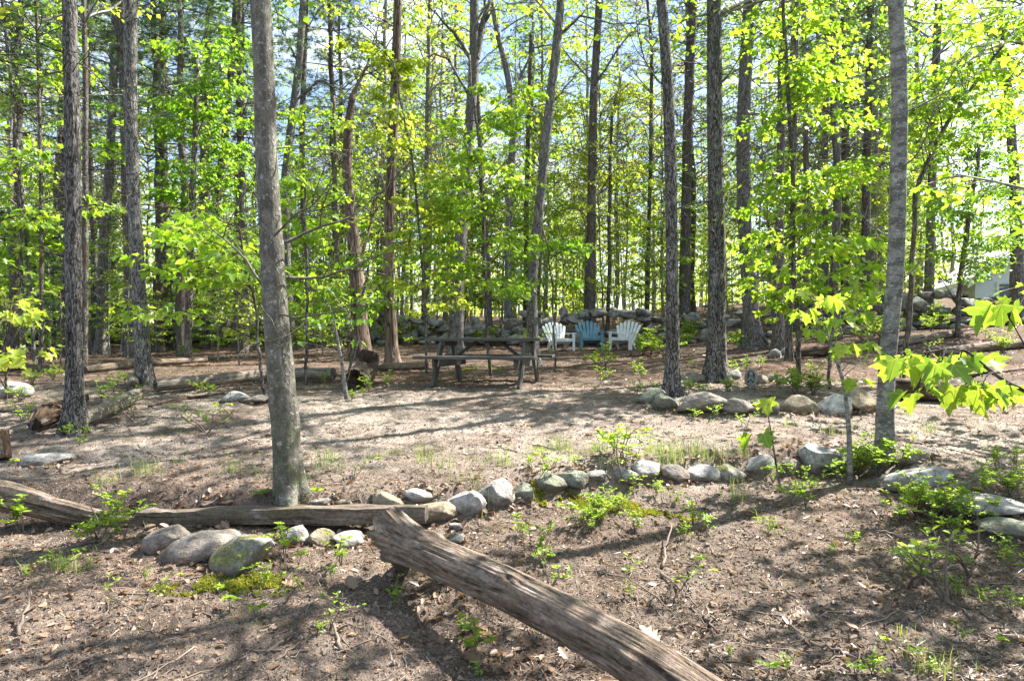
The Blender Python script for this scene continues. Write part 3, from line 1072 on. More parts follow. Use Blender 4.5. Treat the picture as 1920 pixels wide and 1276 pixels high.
def timber():
    a, b = at(262, 968, 5.32), at(800, 962, 5.18)
    d = (b - a)
    L = d.length
    d.normalize()
    up = Vector((0, 0, 1))
    sd = up.cross(d).normalized()
    m = MB()
    k = 120
    hh, dd = .064, .07
    prof = []
    for (u, v) in ((-1, -1), (0, -1), (1, -1), (1, 0), (1, 1), (0, 1), (-1, 1), (-1, 0)):
        prof.append((u, v))
    V = []
    for i_ in range(k):
        t = i_ / (k - 1)
        c = a + d * (t * L)
        for q_, (u, v) in enumerate(prof):
            nz = float(fbm(np.array([t * L * 3.0, q_ * 1.7, 3.3]), 3)) * .016
            rot_ = .35 * (1 - sstep(0, .45, t)) * float(fbm(np.array([t * 9, q_ * .9, 7.7]), 3)) * .16
            r = .93 if (u != 0 and v != 0) else 1.0
            V.append(c + sd * (u * dd * r + nz) + up * (v * hh * r + nz - abs(rot_) * (1 if v > 0 else 0)))
    V = np.array([list(v) for v in V])
    i = np.arange(k - 1)[:, None] * 8
    j = np.arange(8)[None, :]
    Q = np.stack([i + j, i + (j + 1) % 8, i + 8 + (j + 1) % 8, i + 8 + j], -1).reshape(-1, 4)
    At = np.stack([V[:, 2] * 1.0, V[:, 1], V[:, 0]], 1)
    loops = np.concatenate([Q.ravel(), np.arange(8)[::-1], (k - 1) * 8 + np.arange(8)])
    m.add(V, loops, np.concatenate([np.full(len(Q), 4), [8, 8]]), At)
    o = m.build('squared_timber', M['wood_timber'], None, False, tuple((a + b) / 2 - Vector((0, 0, hh))))
    tag(o, 'dark squared landscape timber edging the terrace beside the big log', 'timber')


timber()
log('fallen_log', 'long pale fallen log with a sawn end behind the grey mossy trunk', [on(291, 722, .14), on(400, 711, .14), on(520, 700, .14), on(625, 700, .15)], [.09, .098, .10, .10], 'wood_grey', n=56, amp=.10, seed=12)
log('root_stump', 'uprooted hollow stump with a curled rim right of the long log', [on(668, 712, .16), on(683, 696, .2), at(690, 668, 11.3)], [.16, .19, .18], 'wood_log', 'stump', n=56, amp=.30, seed=31, hollow=.18, endmat='wood_dark')
log('fallen_log', 'short bark stripped log lying behind the rough trunk', [on(150, 790, .12), on(200, 766, .13), on(258, 738, .12)], [.08, .09, .08], 'wood_grey', n=56, amp=.16, seed=14)
log('root_stump', 'dark rotten root clump left of the rough trunk', [on(62, 800, .10), on(90, 780, .13), on(126, 775, .12)], [.05, .11, .06], 'wood_dark', 'stump', n=48, amp=.8, seed=16, endmat='wood_dark')
log('fallen_branch', 'curved brown branch under the rough trunk', [on(95, 766, .05), on(120, 758, .06), on(160, 745, .05)], [.05, .06, .05], 'wood_dark', 'branch', n=20, amp=.2, seed=17, endmat='wood_dark')
log('fallen_log', 'thin curved brown log lying behind the twin rough trunks', [on(160, 694, .06), on(220, 686, .08), on(300, 679, .08), on(388, 675, .06)], [.08, .085, .08, .06], 'wood_log', n=32, amp=.12, seed=18)
log('fallen_log', 'brown log at the far left edge under bright saplings', [on(-30, 690, .09), on(40, 686, .09), on(100, 690, .09)], [.09, .1, .08], 'wood_log', n=32, amp=.15, seed=19)
log('fallen_branch', 'thin grey branch on the sand at the left edge', [on(-40, 768, .02), on(60, 769, .03), on(150, 759, .03), on(215, 750, .02)], [.018, .026, .024, .012], 'wood_grey', 'branch', n=12, amp=.2, seed=20)
log('fallen_branch', 'thin dark branch on needles before the long log', [on(280, 762, .02), on(345, 747, .02), on(420, 737, .02)], [.02, .026, .015], 'wood_dark', 'branch', n=12, amp=.2, seed=23)
log('fallen_log', 'slim brown log behind the picnic table bench', [on(690, 688, .08), on(745, 687, .08), on(800, 684, .08)], [.075, .08, .075], 'wood_log', n=28, amp=.1, seed=24)
log('tree_stump', 'small brown broken stump left of the long log', [on(251, 724, .08), on(249, 705, .12)], [.08, .07], 'wood_grey', 'stump', n=28, amp=.25, seed=25)
log('fallen_log', 'dark log lying right of the twin dark trunk', [on(1486, 662, .12), on(1560, 655, .13), on(1640, 644, .13), on(1700, 636, .12)], [.11, .12, .12, .10], 'wood_dark', n=32, amp=.12, seed=26)
log('fallen_log', 'brown log on leaf litter below the right part of the wall', [on(1660, 647, .09), on(1735, 634, .1), on(1800, 622, .09)], [.09, .10, .08], 'wood_log', n=28, amp=.12, seed=27)
log('fallen_log', 'mossy rotting log behind the ring marked trunk', [on(1680, 728, .14), on(1750, 734, .14), on(1835, 724, .12)], [.15, .15, .11], 'wood_dark', n=48, amp=.3, seed=28)
log('fallen_branch', 'long thin brown branch on the slope at the right', [on(1690, 722, .02), on(1770, 706, .03), on(1850, 699, .03), on(1940, 688, .02)], [.02, .028, .026, .02], 'wood_log', 'branch', n=12, amp=.2, seed=29)
log('fallen_log', 'long low log on the slope at the far right', [on(1760, 660, .1), on(1850, 650, .1), on(1960, 640, .1)], [.10, .11, .10], 'wood_log', n=28, amp=.15, seed=30)
log('tree_stump', 'mossy grey stump cut by the left edge', [on(2, 860, .02), at(1, 832, gp(2, 862).y), at(0, 806, gp(2, 862).y)], [.085, .078, .07], 'wood_dark', 'stump', n=32, amp=.15, seed=33)
for k_, (p0, p1, lab) in enumerate([
        ((1242, 1066), (1258, 1012), 'short grey stick standing out of the litter right of the big log'),
        ((1240, 1078), (1285, 1122), 'dark forked stick on the soil right of the big log'),
        ((640, 1220), (622, 1170), 'dark crooked stick on the soil left of the big log'),
        ((1322, 1156), (1345, 1195), 'thin dark stick on the bare soil at the lower right'),
        ((1520, 1210), (1600, 1240), 'long brown stick at the bottom right'),
        ((1500, 1200), (1480, 1165), 'pale bent stick at the bottom right'),
        ((30, 1190), (60, 1150), 'grey splintered stick standing at the bottom left'),
        ((500, 1225), (560, 1190), 'slender brown stick at the bottom middle'),
        ((1690, 1010), (1640, 1000), 'reddish stick under the leafy shoots at the right')]):
    a_, b_ = gp(*p0), gp(*p1)
    mid = (a_ + b_) / 2 + Vector((rnd.uniform(-.02, .02), rnd.uniform(-.02, .02), .03))
    m_ = MB()
    P_ = [a_ + Vector((0, 0, .008)), mid, b_ + Vector((0, 0, .02 if k_ not in (0, 6) else .12))]
    t_ = np.linspace(0, 1, 9)[:, None]
    P_ = (1 - t_) ** 2 * np.array(P_[0]) + 2 * t_ * (1 - t_) * np.array(P_[1]) + t_ ** 2 * np.array(P_[2])
    P_ = P_ + np.random.default_rng(k_).normal(size=P_.shape) * .006
    tube(m_, P_, np.linspace(.011, .005, 9), 8)
    e_ = P_[4] + np.array([.06, .02, .035])
    tube(m_, np.array([P_[4], (P_[4] + e_) / 2 + .01, e_]), [.006, .005, .003], 6)
    tag(m_.build('stick', M['twig'], None, True, tuple(a_)), lab, 'stick')


# ------------------------------------------------------------------ picnic table
def plank(mb, a, b, w, t, side):
    """a board from a to b: w wide along side, t thick"""
    a, b, side = Vector(a), Vector(b), Vector(side).normalized()
    d = (b - a)
    L = d.length
    d.normalize()
    side = (side - d * side.dot(d)).normalized()
    nn = d.cross(side)
    V, A_ = [], []
    for q_ in (0, 1):
        for (u, v) in ((-1, -1), (1, -1), (1, 1), (-1, 1)):
            p = a + d * (L * q_) + side * (u * w / 2) + nn * (v * t / 2)
            V.append(list(p))
            A_.append([L * q_, u * w / 2 + a.y * 3, v * t / 2 + a.z * 3 + a.x])
    mb.quads(V, [[3, 2, 1, 0], [4, 5, 6, 7], [0, 1, 5, 4], [1, 2, 6, 5], [2, 3, 7, 6], [3, 0, 4, 7]], A_)


def picnic_table():
    x, y = -.40, 11.25
    t = empty('picnic_table', (x, y, float(gz(x, y))), 'dark weathered wooden picnic table with attached benches on the sand', 'picnic table')
    mt = M['table_wood']

    def part(name, *planks):
        m = MB()
        for p in planks:
            plank(m, *p)
        o = m.build(name, mt, None, False, (0, 0, 0))
        o.parent = t
        return bevel(o, .006)
    L = .95
    part('tabletop', *[((-L, q_ * .150, .735), (L, q_ * .150, .735), .142, .05, (0, 1, 0)) for q_ in (-2, -1, 0, 1, 2)])
    for s in (-1, 1):
        part('bench', *[((-L - .02, s * (.66 + q_ * .148), .452), (L + .02, s * (.66 + q_ * .148), .452), .140, .05, (0, 1, 0)) for q_ in (0, 1)])
        part('cross_beam', ((s * .655, -.80, .365), (s * .655, .80, .365), .135, .045, (0, 0, 1)))
        part('cleat', ((s * .655, -.34, .675), (s * .655, .34, .675), .08, .04, (0, 0, 1)))
        part('brace', ((s * .615, 0, .40), (s * .20, 0, .705), .09, .04, (0, 1, 0)))
        for f in (-1, 1):
            part('leg', ((s * .697, f * .26, .715), (s * .697, f * .70, -.03), .15, .045, (0, 1, 0)))
    part('cleat', ((0, -.34, .695), (0, .34, .695), .04, .09, (0, 0, 1)))
    t.rotation_euler = (0, 0, R(-14))


picnic_table()


# ------------------------------------------------------------------ slatted garden chairs
def garden_chair(px, py, Y, rz, mat, label):
    p = at(px, py, Y)
    p.z = float(gz(p.x, p.y)) - .01
    t = empty('adirondack_chair', p, label, 'garden chair', 'slatted garden chairs in front of the wall')
    mt = M[mat]

    def put(m, name, b=.006):
        o = m.build(name, mt, None, False, (0, 0, 0))
        o.parent = t
        return bevel(o, b)
    m = MB()
    for k in range(7):                                   # fan of back slats
        u = (k - 3)
        a = R(5.0) * u
        hgt = .76 - .012 * u * u
        y0, z0 = .15, .22
        ca, sa = math.cos(R(23)), math.sin(R(23))
        pts = []
        for (wd, hh) in ((.030, 0), (.042, hgt * .55), (.046, hgt - .035), (.034, hgt - .008), (.012, hgt)):
            pts.append((wd, hh))
        outl = [(w_, h_) for w_, h_ in pts] + [(-w_, h_) for w_, h_ in reversed(pts)]
        V = []
        for dy in (0, .018):
            for (w_, h_) in outl:
                xx = u * .068 + w_ * math.cos(a) + h_ * math.sin(a)
                hz = h_ * math.cos(a) - w_ * math.sin(a)
                cup = -.02 * (1 - (u / 3.5) ** 2) + .03
                V.append([xx, y0 + hz * sa + (dy + cup) * ca, z0 + hz * ca - (dy + cup) * sa])
        n = len(outl)
        loops = list(range(n)) + list(range(2 * n - 1, n - 1, -1))
        cnt = [n, n]
        for i_ in range(n):
            loops += [(i_ + 1) % n, i_, n + i_, n + (i_ + 1) % n]
            cnt.append(4)
        m.add(V, loops, cnt)
    plank(m, (-.27, .315, .53), (.27, .315, .53), .07, .025, (0, .4, .9))
    put(m, 'backrest', .003)
    m = MB()
    for k in range(6):
        f = k / 5
        plank(m, (-.265, -.30 + .45 * f, .375 - .125 * f), (.265, -.30 + .45 * f, .375 - .125 * f), .078, .02, (0, 1, -.26))
    plank(m, (-.27, -.335, .335), (.27, -.335, .335), .09, .025, (0, 0, 1))
    put(m, 'seat')
    for s in (-1, 1):
        m = MB()
        ol = [(-.37, .03), (-.385, -.02), (-.37, -.075), (-.30, -.085), (.05, -.055), (.26, -.04), (.28, .0), (.26, .03), (-.2, .035)]
        P = np.array([[s * (.33 - w_ * 1.0), y_, .555 - .02 * y_] for (y_, w_) in ol])
        n = len(ol)
        V = np.concatenate([P, P - np.array([0, 0, .028])])
        loops = list(range(n)) + list(range(2 * n - 1, n - 1, -1))
        cnt = [n, n]
        for i_ in range(n):
            loops += [(i_ + 1) % n, i_, n + i_, n + (i_ + 1) % n]
            cnt.append(4)
        m.add(V, loops, cnt)
        put(m, 'armrest')
        m = MB()
        m.prism([(-.13, 0), (-.055, 0), (-.02, .40), (-.02, .535), (-.15, .535), (-.145, .30)], s * .345 - .022, s * .345 + .022, lambda V: np.stack([V[:, 1], V[:, 0] - .21, V[:, 2]], 1))
        m.box((s * .315, -.352, .27), (.085, .02, .53))
        put(m, 'leg')
        m = MB()
        m.prism([(-.30, .375), (-.30, .30), (.02, .16), (.22, 0), (.32, 0), (.24, .17), (.20, .26)], s * .285 - .015, s * .285 + .015, lambda V: np.stack([V[:, 1], V[:, 0], V[:, 2]], 1))
        put(m, 'leg')
    t.rotation_euler = (0, 0, rz)
    t.scale = (1.0, 1.0, 1.0)
    return t


garden_chair(1049, 656, 21.2, R(22), 'plastic_white', 'white slatted garden chair turned towards the teal one, beside the table')
garden_chair(1106, 655, 21.4, R(4), 'plastic_teal', 'teal slatted garden chair between the two white ones')
garden_chair(1170, 655, 21.2, R(-30), 'plastic_white', 'white slatted garden chair beside the bush, facing left')


# ------------------------------------------------------------------ garden statue
def statue():
    g = gp(1409, 733)
    t = empty('garden_statue', g, 'small grey hooded figure statue in a stone niche on the tree island', 'statue')
    H_ = 42 / FPX * g.y
    k = H_ / .36
    m = MB()
    rg = np.random.default_rng(4)
    V, F = rock(rg, (.26, .22, .10), 4, 6, .04)
    m.quads(V * k + np.array([0, 0, .01]), F)
    o = m.build('plinth', M['concrete'], None, True, (0, 0, 0))
    o.parent = t
    # robe: a folded column narrowing to the shoulders
    zz = np.linspace(.04, .27, 30)
    rr = np.interp(zz, [.04, .08, .16, .21, .245, .27], [.062, .056, .050, .058, .048, .022])
    m = MB()
    P = np.stack([zz * 0, zz * .06 - .03, zz], 1)
    tube(m, P * k, rr * k, 40, lambda TH, SL, R0: R0 * (1 + .05 * np.sin(9 * TH) * np.clip(1 - SL / .22, 0, 1)) * (1 - .22 * np.abs(np.sin(TH)) ** 2))
    for s in (-1, 1):                                     # forearms raised together
        tube(m, np.array([[s * .052, -.03, .20], [s * .045, -.07, .165], [s * .012, -.082, .205]]) * k, np.array([.02, .02, .012]) * k, 10)
    o = m.build('robe', M['concrete'], None, True, (0, 0, 0))
    o.parent = t
    m = MB()
    V, F = ico(4)
    V = V * np.array([.030, .036, .040])
    V[:, 1] -= .010 * np.exp(-((V[:, 2] + .004) ** 2) / .00016) * (V[:, 1] < -.02) * np.exp(-V[:, 0] ** 2 / .0001)
    m.quads((V + np.array([0, -.045, .272])) * k, F)
    tube(m, np.array([[0, -.02, .225], [0, -.035, .26]]) * k, np.array([.02, .018]) * k, 12)
    o = m.build('head', M['concrete'], None, True, (0, 0, 0))
    o.parent = t
    # niche: a shell rising behind the figure with a rolled rim
    m = MB()
    th = np.linspace(-1.25, math.pi + 1.25, 46)
    rim = np.stack([np.cos(th) * .078, th * 0 - .035 + .02 * np.sin(th), .215 + np.sin(th) * .125], 1)
    rim = np.concatenate([[[.062, -.03, .02]], rim, [[-.062, -.03, .02]]])
    tube(m, rim * k, .014 * k, 10)
    c = np.array([0, .045, .19])
    n = len(rim)
    lv = [rim, c + (rim - c) * .82 + np.array([0, .035, 0]), c + (rim - c) * .45 + np.array([0, .045, 0])]
    V = np.concatenate(lv + [(c + np.array([0, .02, 0]))[None]])
    Q, cnt = [], []
    for a_ in range(2):
        for b_ in range(n - 1):
            Q += [a_ * n + b_, a_ * n + b_ + 1, (a_ + 1) * n + b_ + 1, (a_ + 1) * n + b_]
            cnt.append(4)
    for b_ in range(n - 1):
        Q += [2 * n + b_, 2 * n + b_ + 1, 3 * n]
        cnt.append(3)
    m.add(V * k, Q, cnt)
    o = m.build('niche', M['concrete'], None, True, (0, 0, 0))
    o.parent = t
    so_ = o.modifiers.new('solid', 'SOLIDIFY')
    so_.thickness = .012 * k
    so_.offset = 1
    t.rotation_euler = (0, 0, R(-28))


statue()


# ------------------------------------------------------------------ trees
def limb(mb, rg, a, d, L, r, depth=2, n=6, up=.15):
    """a bare limb with side twigs"""
    k = 9
    P = [np.array(a, float)]
    d = norm(np.array(d, float)[None])[0]
    for i_ in range(k - 1):
        d = norm((d + rg.normal(size=3) * .13 + np.array([0, 0, up * .12]))[None])[0]
        P.append(P[-1] + d * L / (k - 1))
    P = np.array(P)
    tube(mb, P, np.linspace(r, max(.003, r * .25), k), n, cap=False, capend=False)
    if depth > 0:
        for q_ in range(rg.integers(3, 6)):
            i_ = rg.integers(2, k)
            dd = norm((d + rdir(rg, 1)[0] * .9)[None])[0]
            limb(mb, rg, P[i_], dd, L * rg.uniform(.3, .55), max(.0035, r * .45), depth - 1, max(3, n - 2), up)


def crown_variant(seed, height, radius, nspr, nl, ls, mat, T=LEAF_FAR, base_r=.05, bare=0, low=.0, shape=1.0):
    """leaf mesh and branch mesh round an upright axis; origin at the crown's foot"""
    rg = np.random.default_rng(seed)
    wood, leaf = MB(), MB()
    for k in range(nspr):
        f = low + (1 - low) * (k + rg.uniform(0, 1)) / nspr
        rad = radius * (math.sin(math.pi * min(1, .12 + f * .88)) ** .7) * shape
        az = k * 2.39996 + rg.normal() * .4
        rr = rad * rg.uniform(.35, 1.0)
        zc = f * height
        a = np.array([0, 0, max(.0, zc - rr * rg.uniform(.25, .6))])
        c = np.array([math.cos(az) * rr, math.sin(az) * rr, zc + rg.normal() * .2])
        spray(rg, wood, leaf, a, c, radius * rg.uniform(.28, .46), nl, ls, T, br=.012 + .012 * rr)
    for k in range(bare):
        az = rg.uniform(0, 6.28)
        zc = rg.uniform(0, height * .6)
        limb(wood, rg, (0, 0, zc), (math.cos(az), math.sin(az), rg.uniform(.1, .8)), radius * rg.uniform(.7, 1.2), .03, 2, 5)
    return leaf.mesh('crown', mat), wood.mesh('branches', M['bark_far'])


def pine_variant(seed, height, radius, whorls=13, tuft=.17, low=.05, nper=11, bare=10):
    rg = np.random.default_rng(seed)
    wood, leaf = MB(), MB()
    pos, tip, nor = [], [], []
    for w_ in range(whorls):
        f = (w_ + rg.uniform(0, .6)) / whorls
        z = height * (low + (1 - low) * f)
        r = radius * (1 - f) ** .7 * rg.uniform(.7, 1.1)
        for b_ in range(5):
            az = b_ * 1.2566 + w_ * .7 + rg.normal() * .25
            L = r * rg.uniform(.6, 1.1)
            u = np.linspace(0, 1, 6)
            d = np.array([math.cos(az), math.sin(az), 0])
            P = np.array([0, 0, z]) + d * (u * L)[:, None] + np.array([0, 0, 1]) * ((.18 * u - .12 * u ** 2) * L)[:, None]
            tube(wood, P, np.linspace(.014 + .006 * L, .004, 6), 4, cap=False, capend=False)
            for s_ in range(nper):
                uu = rg.uniform(.3, 1)
                p0 = np.array([np.interp(uu, u, P[:, k_]) for k_ in range(3)])
                sd = np.array([-d[1], d[0], 0]) * rg.choice([-1, 1]) * (1 - uu * .6) + d * .7
                p1 = p0 + norm((sd + np.array([0, 0, rg.normal() * .15]))[None])[0] * L * rg.uniform(.12, .34)
                tubes(wood, [np.linspace(p0, p1, 3)], np.array([[.004, .003, .002]]), 3)
                for t_ in range(3):
                    c = p0 + (p1 - p0) * rg.uniform(.35, 1.0)
                    m_ = 16
                    dd = norm(norm((p1 - p0)[None]) * .8 + rdir(rg, m_) * .9)
                    pos.append(np.repeat(c[None], m_, 0))
                    tip.append(dd)
                    nor.append(rdir(rg, m_))
    for k in range(bare):                                   # dead lower branches
        az = rg.uniform(0, 6.28)
        limb(wood, rg, (0, 0, rg.uniform(-.25, .15) * height), (math.cos(az), math.sin(az), rg.uniform(-.15, .1)), radius * rg.uniform(.5, 1.0), .018, 2, 4, 0)
    pos = np.concatenate(pos)
    leaves(leaf, pos, np.concatenate(tip), np.concatenate(nor), tuft * rg.uniform(.7, 1.2, len(pos)), NEEDLE)
    return leaf.mesh('crown', M['needle']), wood.mesh('branches', M['bark_dark'])


CV = {
    'oak_a': crown_variant(101, 7.5, 3.4, 34, 58, .125, M['leaf_bright'], bare=3),
    'oak_b': crown_variant(102, 8.5, 3.0, 32, 55, .125, M['leaf_green'], bare=4),
    'oak_c': crown_variant(103, 7.0, 3.6, 30, 55, .13, M['leaf_yellow'], bare=5),
    'thin_a': crown_variant(104, 9.0, 2.4, 26, 44, .13, M['leaf_bright'], bare=6),
    'thin_b': crown_variant(105, 9.0, 2.2, 24, 44, .13, M['leaf_green'], bare=8),
    'bare': crown_variant(106, 7.0, 2.6, 14, 45, .13, M['leaf_yellow'], bare=14),
    'tall_a': crown_variant(107, 12.0, 2.3, 40, 44, .145, M['leaf_bright'], bare=3),
    'tall_b': crown_variant(108, 12.5, 2.6, 40, 42, .145, M['leaf_green'], bare=4),
    'tall_c': crown_variant(109, 11.0, 2.2, 35, 42, .13, M['leaf_olive'], bare=5),
    'young_a': crown_variant(110, 5.0, 1.5, 24, 40, .11, M['leaf_bright'], T=LEAF_MID),
    'young_b': crown_variant(111, 5.5, 1.6, 24, 40, .11, M['leaf_bright'], T=LEAF_MID),
    'young_c': crown_variant(112, 4.5, 1.4, 22, 40, .11, M['leaf_yellow'], T=LEAF_MID),
    'airy_a': crown_variant(130, 4.6, 2.1, 20, 34, .12, M['leaf_bright'], T=LEAF_MID),  # airy crowns: leaf density set for the shade of the unseen maples
    'airy_b': crown_variant(131, 4.8, 2.1, 19, 32, .12, M['leaf_bright'], T=LEAF_MID),
    'pine_a': pine_variant(120, 11, 2.9, 15),
    'pine_b': pine_variant(121, 9, 2.4, 12),
    'pine_c': pine_variant(122, 4.0, 1.5, 9, .14, .0, 8, 0),
}
_trunks = {}


def child(name, me, parent, loc=(0, 0, 0), rot=(0, 0, 0), sc=1.0):
    o = bpy.data.objects.new(name, me)
    COL.objects.link(o)
    o.parent = parent
    o.location = loc
    o.rotation_euler = rot
    o.scale = (sc, sc, sc) if isinstance(sc, (int, float)) else sc
    return o


def tree(name, label, path, bk='bark_rough', H=14.0, crown='oak_a', cz=None, cs=1.0, Y=None, group=None, n=None, flare=.8, amp=.11, limbs=(), cat='tree', lean=0.0, dead=False, more=()):
    """path: (px, py, width px) from the foot of the trunk upwards"""
    rg = np.random.default_rng(int(path[0][0] * 11 + path[0][1]))
    if Y is None:
        g = gp(path[0][0], path[0][1])
        Y = g.y
    pts = [np.array(at(a, b, Y)) for a, b, _ in path]
    rad = [w * .84 / 2 / FPX * Y for _, _, w in path]
    if Y > 17:
        rad = [q_ * .88 for q_ in rad]
    b0 = pts[0].copy()
    b0[2] = float(gz(b0[0], Y))
    if b0[2] < pts[0][2] - .02 or b0[2] > pts[0][2] + .02:
        pts[0] = b0
    root = empty(name, tuple(b0), label, cat, group)
    d = norm((pts[-1] - pts[-2])[None])[0]
    p, r = pts[-1].copy(), rad[-1]
    top = b0[2] + H
    while p[2] < top and not dead:
        d = norm((d * np.array([.93, .93, 1]) + rg.normal(size=3) * np.array([.03, .03, 0]))[None])[0]
        step = .8
        p = p + d * step
        r = max(.03, r * (1 - .75 * step / max(1.5, top - pts[len(path) - 1][2])))
        pts.append(p.copy())
        rad.append(r)
    P = np.array(pts)
    P[0, 2] -= .12
    rad = np.array(rad)
    zs = P[:, 2]
    near_ = Y < 13
    ztop = EYE + 660 / FPX * Y
    dz = .035 if Y < 8 else (.06 if near_ else .16)
    zz = np.concatenate([np.arange(zs[0], min(ztop, zs[-1]), dz), np.arange(min(ztop, zs[-1]), zs[-1], .4)])
    w_ = .35
    acc = [0, 0, 0]
    for o_ in (-w_, -w_ / 2, 0, w_ / 2, w_):
        q_ = np.clip(zz + o_, zs[0], zs[-1])
        for k_ in range(2):
            acc[k_] = acc[k_] + np.interp(q_, zs, P[:, k_]) / 5
        acc[2] = acc[2] + np.interp(q_, zs, rad) / 5
    C = np.stack([acc[0], acc[1], zz], 1)
    ph = rg.uniform(0, 6.28)
    nb = int(rg.integers(3, 6))
    oo = rg.uniform(0, 40)
    n = n or (96 if Y < 8 else 64 if near_ else 20)
    rough_ = bk in ('bark_rough', 'bark_dark', 'bark_pale', 'bark_red')
    am = amp if rough_ else amp * .35

    kn = [(rg.uniform(.5, 5.5), rg.uniform(0, 6.28), rg.uniform(.06, .2)) for _ in range(12)] if near_ else []

    def disp(TH, SL, R0):
        A1 = np.stack([np.cos(TH) * 1.2 + oo, np.sin(TH) * 1.2, SL * .9], -1)
        f = 1 + .06 * fbm(A1, 3)
        A2 = np.stack([np.cos(TH) * 5.5 + oo, np.sin(TH) * 5.5, SL * 2.6], -1)
        f = f + am * fbm(A2, 4, .62)
        if rough_:
            A3 = np.stack([np.cos(TH) * 11 + oo, np.sin(TH) * 11, SL * 5], -1)
            f = f - am * 1.1 * np.maximum(0, .22 - np.abs(vnoise(A3))) * 2
        for ks, kt, ka in kn:
            q2 = (SL - ks) ** 2 / (.0022 + R0 ** 2 * .12) + (np.angle(np.exp(1j * (TH - kt))) * R0) ** 2 / (.0010 + R0 ** 2 * .05)
            f = f + ka * np.exp(-q2) - ka * .7 * np.exp(-q2 * 8)
        h = np.maximum(0, SL - .10)
        f = f + flare * np.exp(-h / (.09 + R0 * .9)) * (.45 + .55 * np.cos(nb * TH + ph + 1.5 * np.sin(TH)))
        return R0 * f
    mb = MB()
    tube(mb, C, acc[2], n, disp, cap=False)
    for (lp, lw, ld) in limbs:                             # limbs the photograph shows, as pixel paths
        Q_ = np.array([np.array(at(a, b, Y + ld * i_ / max(1, len(lp) - 1))) for i_, (a, b) in enumerate(lp)])
        t_ = np.linspace(0, len(lp) - 1, 5 * len(lp))
        Q2 = np.stack([np.interp(t_, np.arange(len(lp)), Q_[:, k_]) for k_ in range(3)], 1)
        Q2[1:] += rg.normal(size=Q2[1:].shape) * .008
        rr = np.linspace(lw / 2, lw * .12, len(Q2)) / FPX * Y
        tube(mb, Q2, rr, 10 if near_ else 6, cap=False)
        for k_ in range(len(Q2) // 3):
            i_ = int(rg.integers(2, len(Q2)))
            limb(mb, rg, Q2[i_], (Q2[i_] - Q2[i_ - 1]) * 3 / (1e-6 + np.linalg.norm(Q2[i_] - Q2[i_ - 1])) + rdir(rg, 1)[0] * 2, rg.uniform(.4, 1.1), max(.004, rr[i_] * .5), 1, 4)
    if not dead:                                           # dead twigs and small limbs along the bole
        for k_ in range(14 if Y > 12 else 7):
            zq = b0[2] + rg.uniform(.30, .95) * (ztop - b0[2])
            q_ = np.array([np.interp(zq, C[:, 2], C[:, k2]) for k2 in range(3)])
            a_ = rg.uniform(0, 6.28)
            limb(mb, rg, q_, (math.cos(a_), math.sin(a_), rg.uniform(-.1, .6)), rg.uniform(.5, 1.8) * (1.4 if Y > 12 else .8), rg.uniform(.006, .016), 2, 4)
    mb.build('trunk', M[bk], root)
    if crown:
        lf, wd = CV[crown]
        z0 = cz if cz is not None else max(EYE + 560 / FPX * Y, b0[2] + H * .45) - b0[2]
        zc = b0[2] + z0
        cx, cy_ = np.interp(zc, P[:, 2], P[:, 0]), np.interp(zc, P[:, 2], P[:, 1])
        up = np.array([np.interp(zc + 4, P[:, 2], P[:, 0]) - cx, np.interp(zc + 4, P[:, 2], P[:, 1]) - cy_])
        rot = (-math.atan2(up[1], 4), math.atan2(up[0], 4), rg.uniform(0, 6.28))
        loc = (cx - b0[0], cy_ - b0[1], z0)
        child('crown', lf, root, loc, rot, cs)
        child('branches', wd, root, loc, rot, cs)
    return root, C


T_ = tree
T_('oak_tree', 'straight dark rough barked trunk standing alone at the left beside a short log', [(141, 812, 52), (139, 700, 34), (137, 400, 32), (136, 250, 31), (130, 0, 28)], 'bark_rough', 15, 'oak_b')
T_('oak_tree', 'rough grey barked trunk in front of its twin, foot at the sawn log end', [(272, 722, 34), (264, 600, 30), (252, 400, 27), (244, 200, 27), (246, 0, 26)], 'bark_pale', 15, 'thin_a')
T_('oak_tree', 'dark bark trunk standing just behind the rough grey one', [(252, 668, 44), (248, 560, 32), (240, 400, 28), (236, 200, 28), (228, 0, 26)], 'bark_dark', 17, 'thin_b')
T_('maple_tree', 'big smooth grey mossy trunk with a bend standing by the squared timber', [(541, 932, 62), (536, 800, 58), (524, 680, 60), (513, 540, 52), (506, 400, 49), (499, 300, 47), (496, 150, 45), (489, 0, 43)], 'bark_smooth', 13, 'oak_a', flare=.9)
T_('oak_tree', 'dark trunk leaning right behind the smooth mossy trunk', [(546, 655, 28), (536, 480, 22), (534, 340, 21), (548, 220, 20), (561, 120, 18), (569, 0, 17)], 'bark_pale', 17, 'bare', limbs=[([(552, 190), (600, 150), (640, 170), (700, 120)], 6, .5), ([(560, 120), (530, 60), (515, 10)], 5, -.3)])
T_('oak_tree', 'slim leaning trunk behind the leafy sapling left of the mossy trunk', [(392, 650, 26), (400, 480, 20), (408, 360, 18), (426, 220, 17), (436, 100, 16), (443, 0, 15)], 'bark_dark', 17, 'thin_b')
T_('oak_tree', 'dark broad trunk deep in green leaves behind the slim leaning one', [(378, 632, 30), (380, 480, 26), (384, 300, 22), (388, 100, 19)], 'bark_dark', 18, 'tall_b', cz=6.0)
T_('oak_tree', 'peeling reddish grey trunk left of the picnic table', [(737, 690, 34), (733, 620, 27), (728, 520, 24), (730, 400, 24), (737, 250, 22), (743, 100, 20), (746, 0, 19)], 'bark_red', 17, 'thin_a')
